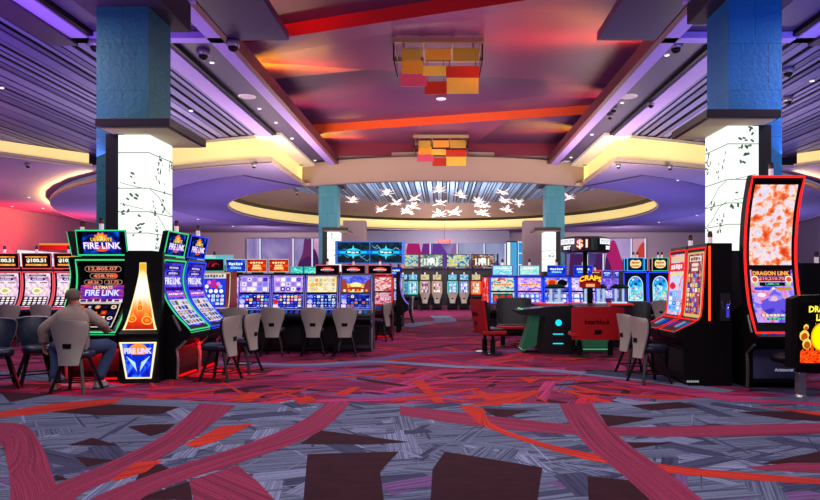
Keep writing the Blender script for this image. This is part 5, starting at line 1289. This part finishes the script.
# recessed light columns in the back wall
for x0, x1, c, lb in ((507, 510.5, emi('#e8faff', 1.1), 'slim white glowing light column on the back wall'), (510.5, 517, emi('#58b8f0', .8), 'pale blue lit niche beside the white light column'), (518, 524, emi('#2aa0f0', .9), 'bright blue framed glass niche beside the mauve pier')):
    Y = 50.; t = thing('light_column', lb, 'light', (X_((x0 + x1) / 2, Y), Y, 0)); h_ = (X_(x1, Y) - X_(x0, Y)) / 2; zt = Z_(241, Y)
    b = MB(DARK); b.box(-h_, h_, .02, .4, 0, zt); b.build('housing', t)
    b = MB(c); b.box(-h_ * .9, h_ * .9, 0, .02, .3, zt - .1); b.build('light_panel', t)
    if x0 == 518:
        b = MB(emi('#d8f4ff', 1.)); 
        for z in (zt - .12, zt - 1.0, zt - 1.9): b.box(-h_, h_, -.02, .0, z, z + .08)
        b.box(-h_, -h_ * .8, -.02, 0, .3, zt); b.build('glazing_frame', t)
for x0, x1 in ((343, 365), (524, 543)):
    Y = 46.; b = MB(pbr('#a58c8c', .8, 0, .05, 1.)); b.box(X_(x0, Y), X_(x1, Y), Y, Y + 1.2, 0, 6.0); struct(b.build('column'))
b = MB(pbr('#8c8ca4', .8)); b.box(X_(365, 54), X_(510, 54), 54.6, 54.8, Z_(243, 54), 6.0); struct(b.build('wall_header'))
# lit counters at the ends of the hall
t = thing('snack_counter', 'far counter with a glowing orange canopy and white-blue signs by the red wall', 'counter', (X_(46, 42), 42.5, 0))
b = MB(DARK); b.box(-2.2, 2.2, 0, 1, 0, 3.2); b.build('body', t)
b = MB(splash(('#d8ecff', '#ffffff', '#4a90f0'), 3., 1., 3)); b.quad((-2.2, -.02, 2.6), (2.2, -.02, 2.6), (2.2, -.02, 3.4), (-2.2, -.02, 3.7)); b.build('lit_sign', t)
b = MB(emi('#f0a050', .9)); b.box(-.6, 2.6, -.3, .2, 4.0, 4.12); b.mat(pbr('#4a1c10', .5)); b.box(-.6, 2.6, -.25, .2, 3.7, 4.0); b.build('canopy', t)
t = thing('lit_kiosk', 'distant pale cyan lit kiosk above the blue dotted slot machine', 'kiosk', (X_(205, 50), 50, 0))
b = MB(DARK); b.box(-2.4, 2.4, 0, 1, 0, 2.9); b.build('body', t)
for k in range(3): b = MB(emi(('#9ad0e0', '#b8e4ee', '#80c0d8')[k], .85)); b.box(-2.3 + 1.55 * k, -.85 + 1.55 * k, -.03, 0, 2.9, 3.7); b.build('lit_panel', t)
# exit signs
def exit_sign(lb, x, y, z, rod=0., w_=.5):
    t = thing('exit_sign', lb, 'exit sign', (x, y, z)); 
    b = MB(pbr('#c01818', .5, emit=.5)); b.box(-w_ / 2, w_ / 2, -.03, .03, 0, .26); bd = b.build('sign_box', t)
    b = MB(emi('#ffd0d0')); b.text('EXIT', lambda u, v: (-w_ * .4 + w_ * .8 * u, -.034, .04 + .18 * v), .02); b.build('lettering', bd)
    if rod: b = MB(CHAR); b.tube([(0, 0, .26), (0, 0, .26 + rod)], .012, 5); b.build('rod', t)
exit_sign('red exit sign hanging on a rod in the middle of the far hall', X_(444.5, 45), 45, Z_(243, 45), 8.0 - Z_(243, 45) - .26, .9)
exit_sign('red exit sign by the red lit wall at the edge of the photo', -27.6, 41.5, Z_(204, 41.5), 6.42 - Z_(204, 41.5) - .26, 1.)

# ================================================================ ceiling things
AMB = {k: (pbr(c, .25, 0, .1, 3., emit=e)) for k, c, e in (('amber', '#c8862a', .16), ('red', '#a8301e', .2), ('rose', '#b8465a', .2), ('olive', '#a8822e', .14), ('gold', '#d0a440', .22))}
def chandelier(label, Y0, xc, k):
    t = thing('glass_chandelier', label, 'chandelier', (xc, Y0, 7.42))
    w_, d = 1.08, 1.35
    b = MB(pbr('#b09a70', .3, .6)); 
    for y in (0, d): b.box(-w_, w_, y - .04, y + .04, -.1, .02)
    for x in (-w_, -.36, .36, w_): b.box(x - .03, x + .03, 0, d, -.1, .02)
    for x in (-w_ + .2, w_ - .2): b.box(x - .02, x + .02, d / 2 - .02, d / 2 + .02, .0, .5 if Y0 < 20 else .3)
    b.build('frame', t)
    b = MB(pbr('#1a1216', .1, .8)); b.box(-w_ - .01, -w_ + .02, 0, d, -.5, -.08); b.build('mirror_side', t); b = MB(pbr('#1a1216', .1, .8)); b.box(w_ - .02, w_ + .01, 0, d, -.5, -.08); b.build('mirror_side', t)
    for x0, x1, y, z0, z1, m in ((-.9, -.42, .3, -.42, -.14, 'olive'), (-.32, .33, .35, -.4, -.12, 'amber'), (.36, 1.0, .3, -.44, -.12, 'olive'), (-.92, -.38, .7, -.62, -.3, 'amber'), (-.98, -.3, 1.0, -.85, -.5, 'rose'), (-.4, .2, .9, -.6, -.36, 'gold'), (-.36, .22, 1.2, -1.0, -.66, 'red'), (.2, 1.04, .75, -.7, -.42, 'red'), (.22, 1.04, 1.05, -1.02, -.62, 'gold')):
        p = MB(AMB[m]); p.box(x0, x1, y - .015, y + .015, z0, z1)
        p.build('glass_pane', t)
        for x in (x0 + .08, x1 - .08):
            q = MB(CHROME); q.tube([(x, y + .02, z1 - .06), (x, y + .02, -.08)], .006, 4); q.build('hanger', t)
    for i in range(3):
        q = MB(emi('#fff0c0', 2.)); q.ball((-.65 + .65 * i, .55, -.2), .035, 8, 6); q.build('bulb', t)
    return t
c1 = chandelier('amber and red glass pane chandelier on the tray nearest the camera', 15.5, X_(438, 15.5), 0)
copy_tree(c1, None, 'second glass pane chandelier hanging just before the round header', (X_(441, 25.5), 25.5, 7.38))

# star lights
def star(label, px, py, Y, s):
    z = Z_(py, Y); t = thing('star_light', label, 'pendant light', (X_(px, Y), Y, z))
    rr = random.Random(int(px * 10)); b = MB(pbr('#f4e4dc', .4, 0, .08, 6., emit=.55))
    n = 14
    for k in range(n):
        a = 2 * pi * k / n + rr.uniform(-.25, .25); e = rr.uniform(-.55, .65); l = s * rr.uniform(.75, 1.1); wd = s * .2
        d = Vector((cos(a) * cos(e), sin(a) * cos(e), sin(e))); sd = d.cross(Vector((0, 0, 1))).normalized(); nn = sd.cross(d)
        b.add([(0, 0, 0), d * l * .5 + sd * wd + nn * wd * .3, d * l + nn * wd * .5, d * l * .5 - sd * wd + nn * wd * .3, d * l * .5], [(0, 1, 4), (1, 2, 4), (2, 3, 4), (3, 0, 4)])
    b.build('petal_shade', t)
    q = MB(emi('#fff6e8', 2.2)); q.ball((0, 0, 0), s * .2, 8, 6); q.build('bulb', t)
    w_ = MB(pbr('#9a9aa0', .5)); w_.tube([(0, 0, s * .15), (0, 0, 7.97 - z)], .008, 4); w_.build('wire', t)
ST = ((352, 201, 34), (386.6, 193.5, 33), (396, 203, 36), (381, 210, 39), (415, 198.6, 35), (413, 207, 38), (407, 211.5, 40), (439, 190.5, 32.5), (440, 203, 37), (439, 214.6, 41), (454.5, 212.7, 40), (461, 196, 34), (478.5, 202.5, 36), (484, 206, 38), (483, 213.7, 41), (503, 193, 32.5), (505, 201, 36), (507, 210.5, 39), (519, 203, 36), (569, 197.5, 34))
SL = ('leftmost star light, just beside the stone column', 'warm toned star light high on the left of the cluster', 'star light low and right of the warm toned one', 'lowest small star light under the warm toned one', 'star light left of the exit sign rod, upper of three', 'star light left of the exit sign rod, middle of three', 'star light left of the exit sign rod, lowest of three', 'large star light hanging highest at the centre', 'star light directly below the large centre one', 'lowest star light at the centre of the cluster',
      'star light low and just right of centre', 'star light high and just right of centre', 'star light right of centre, uppermost of a stacked three', 'star light right of centre, middle of a stacked three', 'star light right of centre, lowest of a stacked three', 'large star light highest on the right of the cluster', 'star light tucked under the large right one', 'lowest star light on the right of the cluster', 'star light at the right end of the main cluster', 'lone star light beyond the right stone column')
for (px, py, Y), lb in zip(ST, SL): star('white petalled ' + lb, px, py, Y, 7.0 * Y / F * 1.3)

def soff(px, py, z=7.02):
    Y = (z - EYE) * F / (CY - py); return (X_(px, Y), Y, z)
def dome(lb, px, py, z=7.02, s=.2):
    s *= .75
    t = thing('ceiling_camera', lb, 'camera', soff(px, py, z))
    b = MB(pbr('#8a8494', .3, .4)); b.lathe([(s, 0), (s, -.08), (s * .85, -.14), (s * .8, -.14)], n=16); b.build('housing', t, smooth=True)
    b = MB(BLACK); b.ball((0, 0, -.14), s * .75, 12, 8, (1, 1, .9)); b.build('lens_dome', t, smooth=True)
for i, (lb, px, py, z, s) in enumerate((('dark dome camera on the beam corner beside the red tray', 233, 41, 6.86, .2), ('dark dome camera on the violet panel beyond the beam corner', 203, 50, 7.02, .2), ('dome camera peeking out beside the stone column on the violet slats side', 95.5, 41, 6.86, .2), ('dark dome camera on the blue-violet panel near the other column', 676, 43, 7.02, .2), ('twin dark dome on the pale panel beside the speaker', 613.5, 106, 7.02, .16), ('small dark dome below its twin on the pale panel', 610, 113.5, 7.02, .13), ('dome camera on the slats near the pale beam', 651, 101, 6.95, .15),
        ('dark dome camera on the slats past the blue column, upper', 788, 68, 7.02, .2), ('dark dome camera on the slats past the blue column, lower', 788, 97, 7.02, .18), ('small dome camera under the low violet ceiling on the left near its corner', 254, 163, 6.0, .13), ('small dome camera under the low violet ceiling on the right near its corner', 618.5, 163.5, 6.0, .13), ('small dome camera on the low ceiling between corner and lit column', 670, 165, 6.0, .13), ('small dome camera on the pinkish outer ceiling', 28, 163, 6.42, .14), ('small dome camera at the tip of the left low ceiling', 297, 191, 6.0, .12))):
    dome(lb, px, py, z, s)
def disc(name, lb, cat, px, py, z, r, m):
    t = thing(name, lb, cat, soff(px, py, z)); b = MB(WHITE); b.lathe([(r, 0), (r, -.02), (r * .85, -.035)], n=20); b.build('rim', t); b = MB(m); b.lathe([(.001, -.039), (r * .84, -.037)], n=20, cap=False); b.build('grille', t)
SPK = pbr('#b8aac8', .6)
for lb, px, py, z, r in (('round ceiling speaker on the violet panel', 247, 96, 7.02, .26), ('round ceiling speaker on the plum tray between the chandeliers', 441, 98.5, 7.55, .16), ('round ceiling speaker on the pale panel past the red tray', 628.5, 96, 7.02, .26), ('round ceiling speaker at the far end of the pale panel', 566, 161.5, 7.02, .2)): disc('ceiling_speaker', lb, 'speaker', px, py, z, r, SPK)
DLM = emi('#fff4dc', 2.)
for i, (px, py, z) in enumerate(((212, 61.5, 7.02), (259.5, 108, 7.02), (276, 122, 7.02), (292, 138, 7.02), (315, 160, 7.02), (667, 54, 7.02), (622, 102, 7.02), (592, 134, 7.02), (571, 157, 7.02), (812, 80, 7.0), (191, 110, 7.0), (1.5, 87, 7.0), (213, 184, 6.0), (233, 226, 6.0), (198, 219, 6.0), (677, 180, 6.0), (659, 222, 6.0), (697, 215, 6.0), (29, 197, 6.42), (12, 206, 6.42), (43, 208, 6.42), (54, 220, 6.42))):
    where = 'violet panel beam' if i < 5 else 'pale panel on the far side of the tray' if i < 9 else 'slatted ceiling' if i < 12 else 'low violet ceiling' if i < 18 else 'pinkish outer ceiling'
    g = 'downlights in the ' + where
    disc('downlight', 'small bright round downlight set in the ' + where, 'light', px, py, z, .07 + .02 * (i > 11), DLM); bpy.context.scene.objects[-1] if False else None
for o in list(COL.objects):
    if o.get('category') == 'light' and o['label'].startswith('small bright round downlight'): o['group'] = 'downlights' + o['label'].split('set')[1]
for px, py, z, lb in ((503, 30, 7.62, 'white box sensor on the plum tray beside the near chandelier'), (478.5, 147, 7.6, 'white box sensor on the tray beside the second chandelier')):
    Yq = (z - EYE) * F / (CY - py); t = thing('ceiling_sensor', lb, 'sensor', (X_(px, Yq), Yq, z)); b = MB(WHITE); b.box(-.15, .15, -.13, .13, -.06, .3); b.build('casing', t, bevel=.01); b = MB(pbr('#b8b4c4', .5)); b.box(-.1, .1, -.08, .08, -.065, -.06); b.build('grille', t)
# ================================================================ lights
for x, y, e in ((-3, 3.0, 300), (3, 3.0, 300), (0, 8.5, 320), (-8, 10, 250), (8, 10, 250), (0, 15, 300), (-9, 17, 300), (9, 17, 300)):  # unseen fill lamps added over the near hall
    lamp('AREA', (x, y, 6.1), e, '#f8eaec', 2.5, aim=(x, y, 0))
for x, y, e in ((-13, 30, 420), (13, 30, 420), (0, 33, 500), (0, 46, 420), (-16, 44, 420), (16, 44, 420)):  # more added fill, unseen, for the far hall
    lamp('AREA', (x, y, 5.6), e, '#f0e4ea', 3, aim=(x, y, 0))
# unseen fill lamps added to brighten the back wall and header
for x in (-14, 0, 14): lamp('AREA', (x, 50, 3.4), 420, '#ffe8e4', 3, aim=(x, 57, 3.6))
lamp('AREA', (0, 20, 4.2), 260, '#ffeade', 3, aim=(0, 28, 6.4))
# unseen lamps added in mid-air to colour the ceilings, aimed up
for sg, c, c2 in ((-1, '#c090ff', '#a898ff'), (1, '#8f9cff', '#b0b8ff')):
    for y, e in ((5, 260), (11, 240)):
        lamp('AREA', (sg * 7, y, 3.2), e, c, 2.5, aim=(sg * 9, y + 1, 8))
    lamp('AREA', (sg * 15, 12, 2.5), 520, c2, 8, aim=(sg * 15.5, 14, 8))
    lamp('AREA', (sg * 9, 20, 3.2), 330, '#ffeccc', 3, aim=(sg * 9, 21.5, 8))
    lamp('AREA', (sg * 5.6, 23.5, 3.5), 300, '#ffecc8', 2, aim=(sg * 5.7, 25, 8))
    lamp('AREA', (sg * 12, 31, 1.8), 560, '#cdbcf4' if sg < 0 else '#b8bcff', 10, aim=(sg * 12, 31.5, 8))
    lamp('AREA', (sg * 19, 43, 1.8), 700, '#cdbcf4' if sg < 0 else '#b8bcff', 10, aim=(sg * 19, 43.5, 8))
    # led cove behind the lip of the round low ceiling
    for a in range(14, 56, 6):
        t = R(a); p = (sg * (BC[0] + 27.42 * cos(t)), 50 - 27.42 * sin(t), 6.24); d = (sg * (BC[0] + 29 * cos(t)), 50 - 29 * sin(t), 6.6)
        l = lamp('AREA', p, 42, '#ffe27a', 2.7, .12, aim=d)
lamp('AREA', (0, 13, 2.8), 200, '#f0c0f4', 3, aim=(0, 15, 8))  # pair of unseen pinkish lamps added below the tray
lamp('AREA', (0, 22, 2.8), 220, '#f4c4f0', 3, aim=(0, 23, 8))
lamp('AREA', (0, 41.5, 3.6), 1300, '#fff2ea', 6, aim=(0, 41.6, 8)); lamp('AREA', (0, 29, 4.4), 300, '#fff0e8', 2, aim=(0, 36, .8))  # added unseen lamps: one lifts the dome, one the far chairs
lamp('AREA', (-24, 30, 2.6), 200, '#f0a0c8', 6, aim=(-24, 30.5, 8))  # unseen pink lamp added under the outer ceiling
lamp('AREA', (-25, 42, 3.), 900, '#ff0c1c', 4, aim=(-28, 44, 5))
lamp('AREA', (-24, 42, 3.), 300, '#ff3050', 4, aim=(-26, 44, 8))
# red under-light of the round bank
lamp('AREA', (-5.3, 9.62, .5), 22, '#ff1820', .6, .15, aim=(-5.3, 9.75, 0)); lamp('AREA', (-4.02, 10.8, .5), 34, '#ff1820', .15, 1.4, aim=(-4.1, 10.8, 0))
# led strips on the tray ledges, behind the fascia
for sg in (-1, 1):
    segs = ((3, 12, '#ff3040', 20), (12.6, 16.2, '#ff4a18', 60), (16.2, 19.6, '#ffa628', 90), (19.8, 25, '#ff7a78', 80), (25.2, 27.8, '#ffb838', 80)) if sg < 0 else \
           ((3, 10, '#ff3040', 20), (12.0, 19.6, '#ff8c28', 160), (19.8, 22.6, '#ff7a68', 50), (23.2, 27.8, '#ffb030', 110))
    for a, b, c, e in segs:
        l = lamp('AREA', (sg * 4.79, (a + b) / 2, 7.22), e * .85, c, .1, b - a, aim=(sg * 4.5, (a + b) / 2, 8.2)); l.data.spread = R(150)
